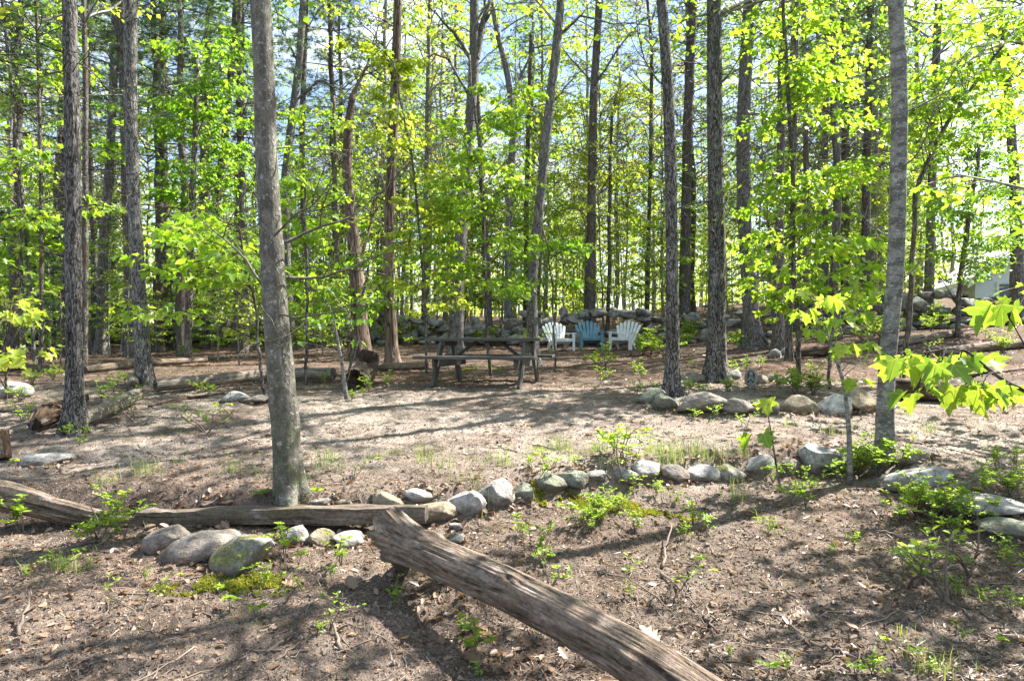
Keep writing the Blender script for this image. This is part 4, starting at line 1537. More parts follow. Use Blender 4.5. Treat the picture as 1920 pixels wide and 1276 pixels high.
T_('dead_tree', 'broken dead trunk with red brown bare wood and a snapped top', [(678, 640, 46), (670, 545, 34), (665, 470, 29), (655, 390, 24), (650, 300, 22), (654, 220, 20), (664, 168, 10)], 'bark_red', 8, None, Y=16.5, dead=True, amp=.2, limbs=[([(660, 180), (690, 120), (705, 60)], 8, .4), ([(668, 520), (700, 400), (712, 330)], 7, .8)])
T_('oak_tree', 'thick pale grey trunk with a high fork behind the picnic table', [(853, 640, 46), (856, 560, 34), (868, 380, 31), (882, 220, 27), (889, 120, 25), (889, 0, 22)], 'bark_pale', 18, 'bare', Y=18.5, limbs=[([(893, 110), (904, 45), (916, 10), (930, -60)], 15, .3), ([(888, 120), (850, 60), (800, 10)], 8, -.5), ([(886, 190), (840, 110), (810, 100), (770, 160)], 6, .5)])
T_('oak_tree', 'bent pale trunk curving left up behind the forked one', [(952, 610, 22), (953, 500, 18), (958, 330, 17), (962, 230, 16), (952, 140, 15), (934, 70, 13), (924, 20, 12)], 'bark_pale', 18, 'bare', Y=24.6, limbs=[([(960, 180), (1000, 90), (1060, 80)], 6, .4)])
T_('oak_tree', 'trunk leaning right that rises behind the right end of the table', [(999, 640, 30), (997, 540, 22), (1002, 470, 22), (1016, 340, 21), (1030, 200, 21), (1043, 90, 20), (1052, 0, 18)], 'bark_pale', 16, 'bare', Y=15.5, limbs=[([(1045, 70), (1090, 30), (1150, 45), (1210, 40)], 6, .6), ([(1030, 200), (1080, 140), (1150, 100)], 4, .4)])
T_('oak_tree', 'dark straight trunk above the teal chair behind the wall', [(1105, 598, 34), (1108, 450, 23), (1111, 300, 22), (1113, 180, 21), (1124, 0, 18)], 'bark_dark', 19, 'bare', Y=24.5, limbs=[([(1116, 160), (1160, 90), (1210, 30)], 5, .4), ([(1114, 160), (1070, 110), (1030, 60)], 4, .4)])
T_('oak_tree', 'thinner of the two rough trunks on the stone ringed island', [(1260, 742, 36), (1261, 640, 29), (1260, 500, 27), (1258, 330, 26), (1254, 200, 25), (1247, 80, 23), (1240, 0, 22)], 'bark_rough', 13, 'thin_b')
T_('oak_tree', 'thicker rough trunk with deep bark on the stone ringed island', [(1343, 716, 52), (1344, 640, 40), (1345, 500, 37), (1342, 350, 35), (1340, 200, 33), (1339, 0, 31)], 'bark_rough', 14, 'oak_a', amp=.12)
T_('pine_tree', 'dark straight trunk behind and left of the thick island trunk', [(1283, 590, 32), (1285, 450, 26), (1289, 250, 25), (1294, 100, 24), (1299, 0, 24)], 'bark_dark', 19, 'pine_a', Y=25.5, cz=9)
T_('oak_tree', 'pale thick trunk with a slanting root in front of the wall', [(1412, 640, 52), (1406, 560, 36), (1396, 420, 34), (1393, 250, 33), (1398, 120, 32), (1406, 0, 31)], 'bark_pale', 17, 'thin_a', Y=18.0, limbs=[([(1412, 600), (1428, 625), (1440, 645)], 12, -.3)])
T_('oak_tree', 'dark slim trunk with two small stones at its foot', [(1459, 660, 30), (1460, 560, 22), (1462, 400, 18), (1465, 200, 17), (1469, 0, 16)], 'bark_dark', 16, 'thin_b')
T_('oak_tree', 'very slim dark trunk right beside the slim dark one', [(1479, 655, 16), (1483, 520, 11), (1489, 300, 11), (1494, 0, 10)], 'bark_dark', 14, 'thin_b', Y=15.4)
T_('maple_tree', 'pale trunk with dark moss rings rising by the corner boulder', [(1659, 868, 40), (1659, 760, 36), (1664, 660, 35), (1676, 560, 34), (1683, 440, 34), (1684, 320, 33), (1688, 180, 32), (1679, 0, 30)], 'bark_ring', 13, 'oak_b', flare=.5)
T_('pine_tree', 'dark trunk on the wall left of the far house', [(1740, 552, 26), (1743, 480, 21), (1749, 300, 20), (1756, 100, 18), (1760, 0, 17)], 'bark_dark', 19, 'tall_b', Y=21.8, cz=6)
T_('oak_tree', 'broad dark trunk at the far right edge by the house', [(1908, 552, 38), (1907, 480, 30), (1903, 360, 25), (1893, 200, 20), (1880, 60, 18)], 'bark_dark', 17, 'tall_a', Y=20.5, cz=6)
T_('pine_tree', 'dark pine trunk high in the leaves left of the ring marked trunk', [(1586, 560, 24), (1585, 380, 20), (1585, 200, 18), (1583, 0, 16)], 'bark_dark', 19, 'pine_b', Y=26, cz=9)
T_('pine_tree', 'pine trunk with pale needle tufts beside the ring marked trunk', [(1622, 570, 24), (1624, 380, 20), (1628, 200, 18), (1634, 0, 17)], 'bark_dark', 18, 'pine_b', Y=24, cz=7)
T_('oak_tree', 'thin dark trunk in bright leaves right of the slim pair', [(1512, 600, 16), (1512, 400, 14), (1510, 200, 13), (1506, 0, 12)], 'bark_dark', 17, 'thin_a', Y=23.5)
T_('oak_tree', 'mid grey trunk in bright leaves above the dark log', [(1548, 590, 20), (1546, 400, 16), (1548, 200, 14), (1550, 0, 13)], 'bark_dark', 18, 'thin_b', Y=25)
T_('oak_tree', 'grey trunk in the gap between rough trunk and its twin neighbours', [(190, 600, 30), (193, 480, 23), (203, 340, 21), (210, 220, 20), (216, 60, 18)], 'bark_pale', 18, 'pine_a', Y=21.0, cz=8)
T_('oak_tree', 'slim dark trunk close behind the rough trunk at the left', [(157, 690, 16), (160, 500, 13), (160, 300, 12), (160, 120, 11)], 'bark_dark', 15, 'thin_b', Y=13.6)
T_('oak_tree', 'slender grey trunk in the leaves at the far left', [(77, 684, 12), (78, 560, 9), (77, 350, 8), (72, 120, 7)], 'bark_dark', 13, 'bare', Y=13.6, limbs=[([(74, 230), (40, 200), (0, 190)], 3, .4)])
T_('oak_tree', 'slender trunk leaning left at the far left', [(66, 682, 9), (58, 560, 7), (46, 420, 6), (34, 300, 5)], 'bark_pale', 9, 'young_a', Y=13.9, cz=2.8)
T_('oak_tree', 'thin grey trunk between rough trunk and grey trunk', [(177, 586, 18), (176, 450, 14), (168, 280, 13), (162, 60, 12)], 'bark_dark', 17, 'thin_a', Y=22.5)
T_('pine_tree', 'dark pine trunk half hidden behind the twin rough trunks', [(312, 610, 22), (310, 400, 18), (306, 200, 17), (304, 0, 15)], 'bark_dark', 18, 'pine_a', Y=25.0, cz=7)
T_('oak_tree', 'grey trunk in the leaves right of the mossy trunk', [(592, 600, 22), (580, 500, 17), (570, 420, 16), (566, 250, 14), (572, 60, 13)], 'bark_pale', 17, 'thin_b', Y=23.0)
T_('oak_tree', 'pale thin trunk standing left of the thick forked one', [(795, 600, 18), (797, 480, 14), (800, 300, 12), (803, 120, 11)], 'bark_pale', 17, 'tall_c', Y=26.5, cz=6)
T_('oak_tree', 'slim dark trunk right of the thick forked one', [(920, 600, 14), (914, 480, 12), (903, 360, 11), (898, 240, 10), (890, 60, 9)], 'bark_dark', 16, 'thin_a', Y=24.8)
T_('oak_tree', 'slim dark trunk above the white chair by the bush', [(1212, 592, 14), (1216, 450, 11), (1220, 300, 10), (1222, 100, 9)], 'bark_dark', 17, 'tall_c', Y=27, cz=6)


# young leafy maples of the middle ground: a thin stem and sprays of leaves in tiers
def maple(label, path, regions, mat, ls, Y=None, nl=30, r=(.32, .6), dY=1.1, name='young_maple', cat='tree', T=LEAF_MID, group=None, bk='bark_dark', cluster=6):
    rg = np.random.default_rng(int(path[0][0] * 5 + path[0][1] * 3))
    if Y is None:
        Y = gp(path[0][0], path[0][1]).y
    pts = [np.array(at(a, b, Y)) for a, b, _ in path]
    pts[0][2] = float(gz(pts[0][0], Y)) - .04
    rad = [w / 2 / FPX * Y for _, _, w in path]
    root = empty(name, (pts[0][0], Y, pts[0][2] + .04), label, cat, group)
    P = np.array(pts)
    zz = np.linspace(P[0, 2], P[-1, 2], 26)
    C = np.stack([np.interp(zz, P[:, 2], P[:, 0]), np.interp(zz, P[:, 2], P[:, 1]), zz], 1)
    C[1:, :2] += np.cumsum(rg.normal(size=(25, 2)) * .012, 0)
    wood, leaf = MB(), MB()
    tube(wood, C, np.interp(zz, P[:, 2], rad), 10)
    for (x0, y0, x1, y1, cnt) in regions:
        for k in range(cnt):
            c = np.array(at(rg.uniform(x0, x1), rg.uniform(y0, y1), Y + rg.uniform(-dY, dY)))
            hd = math.hypot(c[0] - np.interp(c[2], zz, C[:, 0]), c[1] - Y)
            za = np.clip(c[2] - hd * rg.uniform(.15, .6), zz[2], zz[-1])
            a = np.array([np.interp(za, zz, C[:, 0]), np.interp(za, zz, C[:, 1]), za])
            spray(rg, wood, leaf, a, c, rg.uniform(*r), nl, ls, T, br=.005 + .004 * min(hd, 3), nt_=cluster)
    wood.build('trunk', M[bk], root)
    leaf.build('crown', M[mat], root)
    return root


maple('young maple with tiers of bright leaves over the picnic table', [(920, 640, 6), (908, 480, 6), (899, 300, 6), (880, 100, 4)], [(790, 160, 1000, 340, 15), (770, 330, 1010, 470, 18), (780, 470, 960, 540, 6)], 'leaf_bright', .09, 12.6, 76, cluster=8)
maple('young maple with yellow green leaves left of the thick forked trunk', [(800, 650, 5), (792, 500, 5), (770, 300, 4), (740, 120, 3)], [(650, 60, 800, 260, 13), (690, 260, 860, 420, 12), (720, 420, 860, 570, 8)], 'leaf_yellow', .095, 13.2, 64, cluster=7)
maple('small leafy maple behind the right end of the table', [(1040, 650, 4), (1030, 540, 3), (1010, 430, 3)], [(930, 440, 1090, 530, 8)], 'leaf_green', .12, 13.6, 34)
maple('yellow leaved young maple behind the chairs and the wall', [(1138, 590, 8), (1142, 420, 7), (1150, 200, 5)], [(1050, 120, 1240, 340, 16), (1040, 330, 1240, 560, 18)], 'leaf_yellow', .11, 25.0, 80, (.6, 1.1), 1.8)
maple('bright leafy maple filling the space between island trunks and ring marked trunk', [(1500, 700, 10), (1492, 480, 9), (1484, 240, 8), (1470, -40, 6)], [(1390, -20, 1660, 230, 22), (1390, 230, 1660, 430, 18), (1400, 430, 1640, 560, 12)], 'leaf_bright', .09, 11.3, 72, (.35, .7), cluster=8)
maple('slender maple with large pale leaves above the dark log at the right', [(1556, 700, 6), (1560, 560, 5), (1562, 420, 4)], [(1420, 470, 1640, 560, 9), (1500, 420, 1650, 500, 5)], 'leaf_bright', .14, 10.4, 22)
maple('leaning maple with bright leaves in the upper right corner', [(1690, 640, 10), (1706, 480, 9), (1712, 350, 8), (1760, 240, 7), (1880, 80, 5)], [(1700, -20, 1930, 150, 22), (1690, 120, 1930, 290, 20)], 'leaf_bright', .09, 11.8, 66, (.4, .7))
maple('dark green leafy tree in front of the far house', [(1795, 590, 9), (1810, 450, 8), (1838, 280, 6)], [(1720, 200, 1930, 400, 32), (1710, 380, 1930, 500, 22), (1780, 470, 1930, 530, 5)], 'leaf_green', .085, 17.5, 84, (.5, .9), 1.6)
maple('leafy maple sapling left of the big mossy trunk', [(497, 760, 7), (488, 600, 6), (478, 520, 5), (455, 430, 4)], [(265, 395, 480, 470, 11), (270, 460, 480, 550, 9), (240, 560, 330, 620, 2)], 'leaf_bright', .11, 9.4, 32)
maple('small maple showing leaves just right of the mossy trunk', [(575, 690, 6), (572, 500, 5), (566, 350, 4)], [(530, 320, 640, 440, 7), (540, 440, 640, 540, 4)], 'leaf_bright', .13, 11.0, 26)
maple('bright leafy sapling at the left edge among slender trunks', [(44, 690, 7), (40, 520, 6), (36, 330, 5)], [(-20, 270, 120, 420, 8), (-20, 400, 130, 540, 9), (160, 380, 230, 440, 2)], 'leaf_bright', .12, 13.2, 34)
maple('low sapling with glowing yellow leaves at the left edge', [(12, 730, 5), (14, 640, 4), (16, 560, 3)], [(-30, 530, 70, 600, 5), (-30, 620, 70, 680, 4)], 'leaf_yellow', .12, 9.6, 22)
maple('tall green maple behind the twin rough trunks', [(352, 650, 14), (356, 400, 12), (360, 100, 9)], [(270, 60, 480, 200, 16), (280, 190, 500, 340, 18), (270, 330, 440, 430, 8), (120, 150, 260, 300, 4)], 'leaf_green', .105, 16.5, 90, (.5, .95), 1.6)
maple('light green maple behind the broken dead trunk', [(640, 620, 9), (636, 400, 8), (630, 180, 6)], [(540, 180, 720, 420, 18), (520, 400, 760, 580, 16)], 'leaf_bright', .10, 19.0, 84, (.5, .9), 1.6)
maple('low green maple under the peeling reddish trunk', [(655, 690, 6), (668, 600, 5), (690, 500, 4)], [(600, 430, 760, 600, 10)], 'leaf_green', .12, 13.8, 30)
maple('tall yellowish maple high between the leaning trunk and the dark straight one', [(985, 600, 10), (990, 350, 9), (1000, 60, 7)], [(960, 60, 1110, 200, 14), (1000, 180, 1120, 330, 10)], 'leaf_yellow', .13, 27.0, 60, (.6, 1.1), 1.8)


for (x_, y_, k_, s_, lab_) in ((5.6, 5.0, 'airy_a', 1.0, 'unseen young maple added beyond the right edge for dappled shade'), (7.0, 7.4, 'airy_b', 1.1, 'unseen green maple added for shade behind the one beyond the right edge'), (4.9, 3.0, 'airy_b', .9, 'unseen airy maple added for shade nearest the camera beyond the right edge'), (8.2, 5.6, 'airy_a', 1.25, 'taller unseen airy maple added for shade farther off the right edge'), (4.0, 1.2, 'airy_a', .8, 'unseen young airy maple added for shade beside the camera'), (9.6, 8.4, 'airy_b', 1.2, 'unseen airy maple added for shade on the slope behind the slabs')):
    e_ = empty('young_maple', (x_, y_, float(gz(x_, y_))), lab_, 'tree')  # unseen maple outside the frame, added so its crown dapples the foreground
    m_ = MB()
    tube(m_, np.stack([np.linspace(0, .1, 14), np.linspace(0, .05, 14), np.linspace(-.1, 5.6 * s_, 14)], 1), np.linspace(.04, .012, 14), 10)
    o_ = m_.build('trunk', M['bark_dark'], None, True, (0, 0, 0))
    o_.parent = e_
    child('crown', CV[k_][0], e_, (.03, 0, 1.5), (0, 0, x_), s_)
    child('branches', CV[k_][1], e_, (.03, 0, 1.5), (0, 0, x_), s_)


# the maple sapling by the ring marked trunk, with a few large leaves
def big_leaf_sapling(label, stem, w, clusters, ls, Y, bk='bark_ring', mat='leaf_near', name='maple_sapling', n=4, extra=()):
    rg = np.random.default_rng(int(stem[0][0]))
    P = np.array([list(at(a, b, Y + (p[0] if p else 0))) for a, b, *p in stem])
    P[0, 2] = float(gz(P[0, 0], P[0, 1])) - .02
    root = empty(name, (P[0, 0], P[0, 1], P[0, 2] + .02), label, 'sapling')
    wood, leaf = MB(), MB()
    t = np.linspace(0, len(P) - 1, 6 * len(P))
    C = np.stack([np.interp(t, np.arange(len(P)), P[:, k]) for k in range(3)], 1)
    ker = np.ones(5) / 5
    Cs = C.copy()
    for k in range(3):
        Cs[2:-2, k] = np.convolve(C[:, k], ker, 'valid')
    tube(wood, Cs, np.linspace(w / 2 / FPX * Y, .0025, len(Cs)), 8)
    for (px, py, dy, cnt, apx, apy) in clusters:
        c = np.array(at(px, py, Y + dy))
        a0 = np.array(at(apx, apy, Y))
        i_ = int(np.argmin(np.linalg.norm(Cs - a0, axis=1)))
        a = Cs[i_]
        m = (a + c) / 2 + np.array([0, 0, .04])
        tt = np.linspace(0, 1, 7)[:, None]
        B_ = (1 - tt) ** 2 * a + 2 * tt * (1 - tt) * m + tt ** 2 * c
        tube(wood, B_, np.linspace(.0045, .002, 7), 5)
        az = rg.uniform(0, 6.28) + np.arange(cnt) * 2 * math.pi / max(cnt, 1) * .8
        pet = np.stack([np.cos(az), np.sin(az) * .8, rg.uniform(-.2, .35, cnt)], 1) * ls * .55
        for q_ in range(cnt):
            tube(wood, np.array([c, c + pet[q_] * .6 + np.array([0, 0, .01]), c + pet[q_]]), [.0016, .0012, .001], 3)
        tip = norm(pet * np.array([1, 1, 0]) + np.array([0, 0, -1]) * ls * rg.uniform(.25, .8, cnt)[:, None])
        nor = np.array([0, 0, 1.]) + rg.normal(size=(cnt, 3)) * .25
        leaves(leaf, c + pet, tip, nor, ls * rg.uniform(.75, 1.2, cnt), LEAF_NEAR)
    wood.build('stem', M[bk], root)
    leaf.build('leaves', M[mat], root)
    return root


big_leaf_sapling('slim maple sapling with pale forked stem and drooping leaves beside the ring marked trunk',
                 [(1594, 862), (1592, 800), (1582, 715), (1562, 660), (1545, 600), (1532, 560)], 11,
                 [(1508, 585, -.1, 5, 1540, 590), (1530, 618, .1, 5, 1550, 630), (1575, 600, -.2, 5, 1555, 640), (1608, 590, .1, 4, 1560, 650), (1585, 650, -.2, 5, 1570, 690),
                  (1625, 645, 0, 3, 1575, 700), (1640, 665, .2, 3, 1580, 710), (1555, 560, .1, 4, 1535, 565), (1500, 545, -.1, 4, 1532, 560), (1610, 712, -.1, 3, 1584, 720)], .125, 6.35)
big_leaf_sapling('thin sapling with one glowing broad leaf before the island stones', [(1464, 905), (1452, 850), (1444, 800), (1438, 765)], 5,
                 [(1442, 752, 0, 2, 1440, 765), (1420, 815, 0, 3, 1448, 820)], .15, 6.1, 'bark_dark')
big_leaf_sapling('maple sapling reaching in at the right with glowing leaves', [(2075, 1180), (2060, 960), (2000, 800), (1945, 745), (1880, 712), (1850, 690), (1815, 658), (1780, 652), (1742, 660), (1690, 668)], 11,
                 [(1688, 672, -.05, 5, 1695, 668), (1735, 668, .1, 4, 1742, 660), (1720, 735, 0, 3, 1742, 660), (1765, 680, -.1, 4, 1780, 652), (1800, 672, .05, 4, 1815, 658), (1835, 672, .1, 3, 1830, 670),
                  (1805, 725, 0, 4, 1860, 700), (1840, 728, -.1, 4, 1860, 700), (1885, 730, .1, 4, 1880, 712), (1870, 750, -.1, 3, 1890, 716), (1880, 575, -.1, 4, 1990, 790)], .088, 2.55, 'bark_dark')
big_leaf_sapling('bare forked sapling with few leaves before the uprooted stump', [(650, 752), (644, 700), (634, 640), (624, 590), (612, 560)], 9,
                 [(690, 560, 0, 2, 640, 660), (560, 640, 0, 2, 640, 660), (600, 610, .2, 2, 630, 620), (672, 640, .1, 3, 648, 730), (685, 600, .1, 3, 648, 730), (655, 600, -.1, 2, 640, 680)], .10, 9.6, 'bark_ring', 'leaf_green')

# ------------------------------------------------------------------ forest behind: copies of a few kinds of tree
rb = np.random.default_rng(77)


def bg_root(kind, seed, H, r, crown, cz, bk):
    rg = np.random.default_rng(seed)
    root = empty(kind, (0, 0, 0))
    zz = np.arange(-.3, H, .5)
    C = np.stack([np.cumsum(rg.normal(size=len(zz))) * .03, np.cumsum(rg.normal(size=len(zz))) * .03, zz], 1)
    mb = MB()
    tube(mb, C, np.interp(zz, [-.3, .4, H], [r * 1.7, r, r * .25]), 9, lambda TH, SL, R0: R0 * (1 + .08 * fbm(np.stack([np.cos(TH) * 2 + seed, np.sin(TH) * 2, SL], -1), 2)))
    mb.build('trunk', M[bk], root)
    child('crown', CV[crown][0], root, (np.interp(cz, zz, C[:, 0]), np.interp(cz, zz, C[:, 1]), cz), (0, 0, seed))
    child('branches', CV[crown][1], root, (np.interp(cz, zz, C[:, 0]), np.interp(cz, zz, C[:, 1]), cz), (0, 0, seed))
    return root


KINDS = [
    ('oak_tree', bg_root('oak_tree', 201, 16, .105, 'tall_a', 4.0, 'bark_far'), 'slender grey tree with light green leaves %s', 'slender light green trees %s'),
    ('oak_tree', bg_root('oak_tree', 202, 17, .12, 'tall_b', 5.0, 'bark_far'), 'grey tree with mid green leaves %s', 'mid green trees %s'),
    ('oak_tree', bg_root('oak_tree', 203, 15, .09, 'tall_c', 4.5, 'bark_far'), 'slim tree with yellowish young leaves %s', 'yellowish trees %s'),
    ('pine_tree', bg_root('pine_tree', 204, 18, .17, 'pine_a', 7.0, 'bark_dark'), 'tall dark needled pine %s', 'dark pines %s'),
    ('young_maple', bg_root('young_maple', 205, 6.0, .035, 'young_a', 1.2, 'bark_far'), 'thin young maple with bright leaves %s', 'bright young maples %s'),
    ('young_maple', bg_root('young_maple', 206, 6.5, .04, 'young_b', 1.4, 'bark_far'), 'thin young maple with mid green leaves %s', 'mid green young maples %s'),
    ('young_maple', bg_root('young_maple', 207, 5.5, .03, 'young_c', 1.2, 'bark_far'), 'thin young maple with yellowish leaves %s', 'yellowish young maples %s'),
    ('slim_sapling', bg_root('slim_sapling', 209, 9.0, .038, 'bare', 3.5, 'bark_far'), 'slim pale stem with few leaves %s', 'slim pale stems %s'),
    ('pine_tree', bg_root('pine_tree', 208, 4.6, .05, 'pine_c', .5, 'bark_dark'), 'low blue green young pine %s', 'young pines %s'),
]
_first = set()
BGN = 0


def region(px):
    return ('far behind the twin rough trunks' if px < 460 else 'far behind the dead broken trunk' if px < 880 else
            'far behind the chairs' if px < 1300 else 'far behind the island trunks' if px < 1680 else 'near the far house')


def bgtree(k, px, Y, sc=1.0, rz=None):
    name, root, lab, grp = KINDS[k]
    x = (px - 960) / FPX * Y
    z = float(gz(x, Y))
    rz = rb.uniform(0, 6.28) if rz is None else rz
    if k not in _first:
        _first.add(k)
        o = root
        o.location = (x, Y, z)
        o.rotation_euler = (0, 0, rz)
        o.scale = (sc, sc, sc)
    else:
        o = copy_tree(root, (x, Y, z), rz, sc)
    tag(o, lab % region(px), 'tree', grp % region(px))
    return o


for px, Y, k, sc in ((30, 15, 3, .72), (345, 19, 3, .8), (455, 20, 3, .8), (120, 18.5, 3, .75), (1570, 19, 3, .8), (630, 24, 3, .9), (-40, 13, 3, .7), (110, 24, 3, 1.0), (300, 22.5, 3, 1.0), (445, 23, 3, .9), (-60, 21, 3, 1.0), (640, 33, 3, 1.0), (1000, 36, 3, 1.0), (1300, 30, 3, 1.0), (1620, 31, 3, 1.0), (1480, 34, 3, 1.0), (850, 40, 3, 1.1), (210, 30, 3, 1),
                     (40, 19, 8, 1.0), (110, 21, 8, .9), (-10, 16.5, 8, .8), (330, 23, 8, .9), (200, 24, 8, 1.1), (20, 25, 8, 1.2), (620, 26, 8, .8)):
    bgtree(k, px, Y, sc)
for t_ in range(66):
    Y = float(rb.uniform(25.5, 52))
    px = float(rb.uniform(-120, 2040))
    k = int(rb.choice([0, 1, 2, 0, 1]))
    if 1760 < px < 1930 and Y < 40:
        continue
    if px < 700:
        k = int(rb.choice([0, 1, 1, 2]))
    bgtree(k, px, Y, float(rb.uniform(.8, 1.15)))
for t_ in range(176):
    Y = float(rb.uniform(17, 42)) if t_ % 2 else float(rb.uniform(24.5, 34))
    px = float(rb.uniform(-60, 1980))
    if Y < 24.5 and 560 < px:
        Y = float(rb.uniform(25, 40))
    if 1740 < px < 1930 and Y > 22:
        continue
    bgtree(int(rb.choice([4, 5, 6, 4])), px, Y, float(rb.uniform(.7, 1.25)) if t_ < 104 else float(rb.uniform(.3, .6)))

for t_ in range(64):
    px = float(rb.uniform(-60, 1720))
    bgtree(7, px, float(rb.uniform(24.6, 46)), float(rb.uniform(.7, 1.3)))
for t_ in range(34):
    px = float(rb.uniform(-20, 720))
    bgtree(int(rb.choice([4, 6, 4, 5])), px, float(rb.uniform(15.5, 26)), float(rb.uniform(.3, .62)))


def far_forest():
    rg = np.random.default_rng(888)
    n = 330
    Y = rg.uniform(52, 105, n)
    X = (rg.uniform(-200, 2120, n) - 960) / FPX * Y
    Z = gz(X, Y)
    H = rg.uniform(10, 19, n)
    u = np.linspace(0, 1, 5)
    P = np.stack([X[:, None] + rg.normal(size=(n, 5)) * .25, Y[:, None] + rg.normal(size=(n, 5)) * .25, Z[:, None] - .3 + H[:, None] * u], -1)
    m = MB()
    tubes(m, P, rg.uniform(.06, .15, n)[:, None] * np.array([1.3, 1, .85, .6, .3])[None], 5)
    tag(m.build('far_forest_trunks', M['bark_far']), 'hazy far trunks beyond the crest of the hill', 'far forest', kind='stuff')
    m = MB()
    k = 620
    f = .01 + 1.02 * rg.beta(.9, 1.5, (n, k))
    az = rg.uniform(0, 6.28, (n, k))
    rr = rg.uniform(.1, 1, (n, k)) ** .6 * 2.9 * np.sin(np.clip(f, .08, .97) * 3.0) ** .5
    px_ = X[:, None] + np.cos(az) * rr
    py_ = Y[:, None] + np.sin(az) * rr
    pz = Z[:, None] + H[:, None] * f
    pos = np.stack([px_, py_, pz], -1).reshape(-1, 3)
    pos = pos[fbm(pos * .55, 2) > -.06]
    c = len(pos)
    leaves(m, pos, rdir(rg, c) - np.array([0, 0, .4]), np.array([0, 0, 1.]) + rg.normal(size=(c, 3)) * .6, rg.uniform(.18, .36, c), LEAF_FAR)
    tag(m.build('far_forest_leaves', M['leaf_yellow']), 'pale spring foliage far beyond the crest of the hill', 'far forest', kind='stuff')


far_forest()

# ------------------------------------------------------------------ low plants
def plant_root(name, seed, kind):
    """a unit plant, 1 m tall before scaling, its foot at the origin"""
    rg = np.random.default_rng(seed)
    root = empty(name, (0, 0, 0))
    wood, leaf = MB(), MB()
    pos, tip, nor, sz = [], [], [], []

    def stem(p, d, L, r, lv):
        k = 7
        P = [np.array(p, float)]
        d = norm(np.array(d, float)[None])[0]
        for i_ in range(k - 1):
            d = norm((d + rg.normal(size=3) * .16 + np.array([0, 0, .03]))[None])[0]
            P.append(P[-1] + d * L / (k - 1))
        P = np.array(P)
        tube(wood, P, np.linspace(r, r * .4, k), 5, cap=False)
        if lv > 0:
            for q_ in range(int(rg.integers(2, 5))):
                i_ = int(rg.integers(2, k))
                a_ = rg.uniform(0, 6.28)
                stem(P[i_], np.array([math.cos(a_), math.sin(a_), rg.uniform(.1, .8)]), L * rg.uniform(.35, .6), r * .6, lv - 1)
        if kind in ('leafy', 'bush', 'twiggy') and lv <= (1 if kind != 'twiggy' else 0):
            n_ = {'leafy': 9, 'bush': 12, 'twiggy': 3}[kind]
            if kind == 'twiggy' and rg.random() < .45:
                return
            u = rg.uniform(.25, 1.0, n_) ** .7
            i0 = np.clip((u * (k - 1)).astype(int), 0, k - 2)
            f = (u * (k - 1) - i0)[:, None]
            pos.append(P[i0] * (1 - f) + P[i0 + 1] * f)
            a_ = rg.uniform(0, 6.28, n_)
            tip.append(np.stack([np.cos(a_), np.sin(a_), rg.uniform(-.2, .6, n_)], 1) + d * .5)
            nor.append(np.array([0, 0, 1.]) + rg.normal(size=(n_, 3)) * .4)
            sz.append(rg.uniform(.09, .17, n_) * {'leafy': 1.0, 'bush': .62, 'twiggy': .8}[kind])
    if kind == 'broad':
        for q_ in range(3):
            a0 = rg.uniform(0, 6.28)
            P = np.array([[0, 0, 0], [.08 * math.cos(a0), .08 * math.sin(a0), .45], [.22 * math.cos(a0), .22 * math.sin(a0), .85]])
            tube(wood, P, np.array([.02, .014, .01]), 5)
            n_ = 5
            a_ = a0 + np.linspace(-1.8, 1.8, n_)
            pos.append(np.repeat(P[-1:], n_, 0))
            tip.append(np.stack([np.cos(a_), np.sin(a_), rg.uniform(-.25, .35, n_)], 1))
            nor.append(np.array([0, 0, 1.]) + rg.normal(size=(n_, 3)) * .3)
            sz.append(rg.uniform(.28, .48, n_))
    elif kind == 'fern':
        for q_ in range(7):
            a0 = q_ * .9 + rg.uniform(0, .5)
            u = np.linspace(0, 1, 9)
            P = np.stack([np.cos(a0) * u * .75, np.sin(a0) * u * .75, .95 * np.sin(u * 1.9) * .75], 1)
            tube(wood, P, np.linspace(.012, .004, 9), 4)
            for s_ in (-1, 1):
                uu = np.linspace(.2, 1, 11)
                pp = np.stack([np.interp(uu, u, P[:, k_]) for k_ in range(3)], 1)
                pos.append(pp)
                tip.append(np.stack([-np.sin(a0) * s_ + np.cos(a0) * .5 + 0 * uu, np.cos(a0) * s_ + np.sin(a0) * .5 + 0 * uu, -.2 + 0 * uu], 1))
                nor.append(np.repeat(np.array([[0, 0, 1.]]), 11, 0))
                sz.append(.30 * (1.1 - uu))
    else:
        ns = {'leafy': 3, 'bush': 7, 'twiggy': 3}[kind]
        for q_ in range(ns):
            a_ = rg.uniform(0, 6.28)
            sp = {'leafy': .35, 'bush': .55, 'twiggy': .6}[kind]
            stem((rg.normal() * .03, rg.normal() * .03, -.02), (math.cos(a_) * sp, math.sin(a_) * sp, 1), rg.uniform(.6, 1.0), .016 if kind != 'twiggy' else .02, 2 if kind != 'leafy' else 1)
    leaves(leaf, np.concatenate(pos), np.concatenate(tip), np.concatenate(nor), np.concatenate(sz), LEAF_OVAL)
    wood.build('stems', M['twig'], root)
    leaf.build('leaves', M['leaf_small'] if kind != 'broad' else M['leaf_bright'], root)
    return root


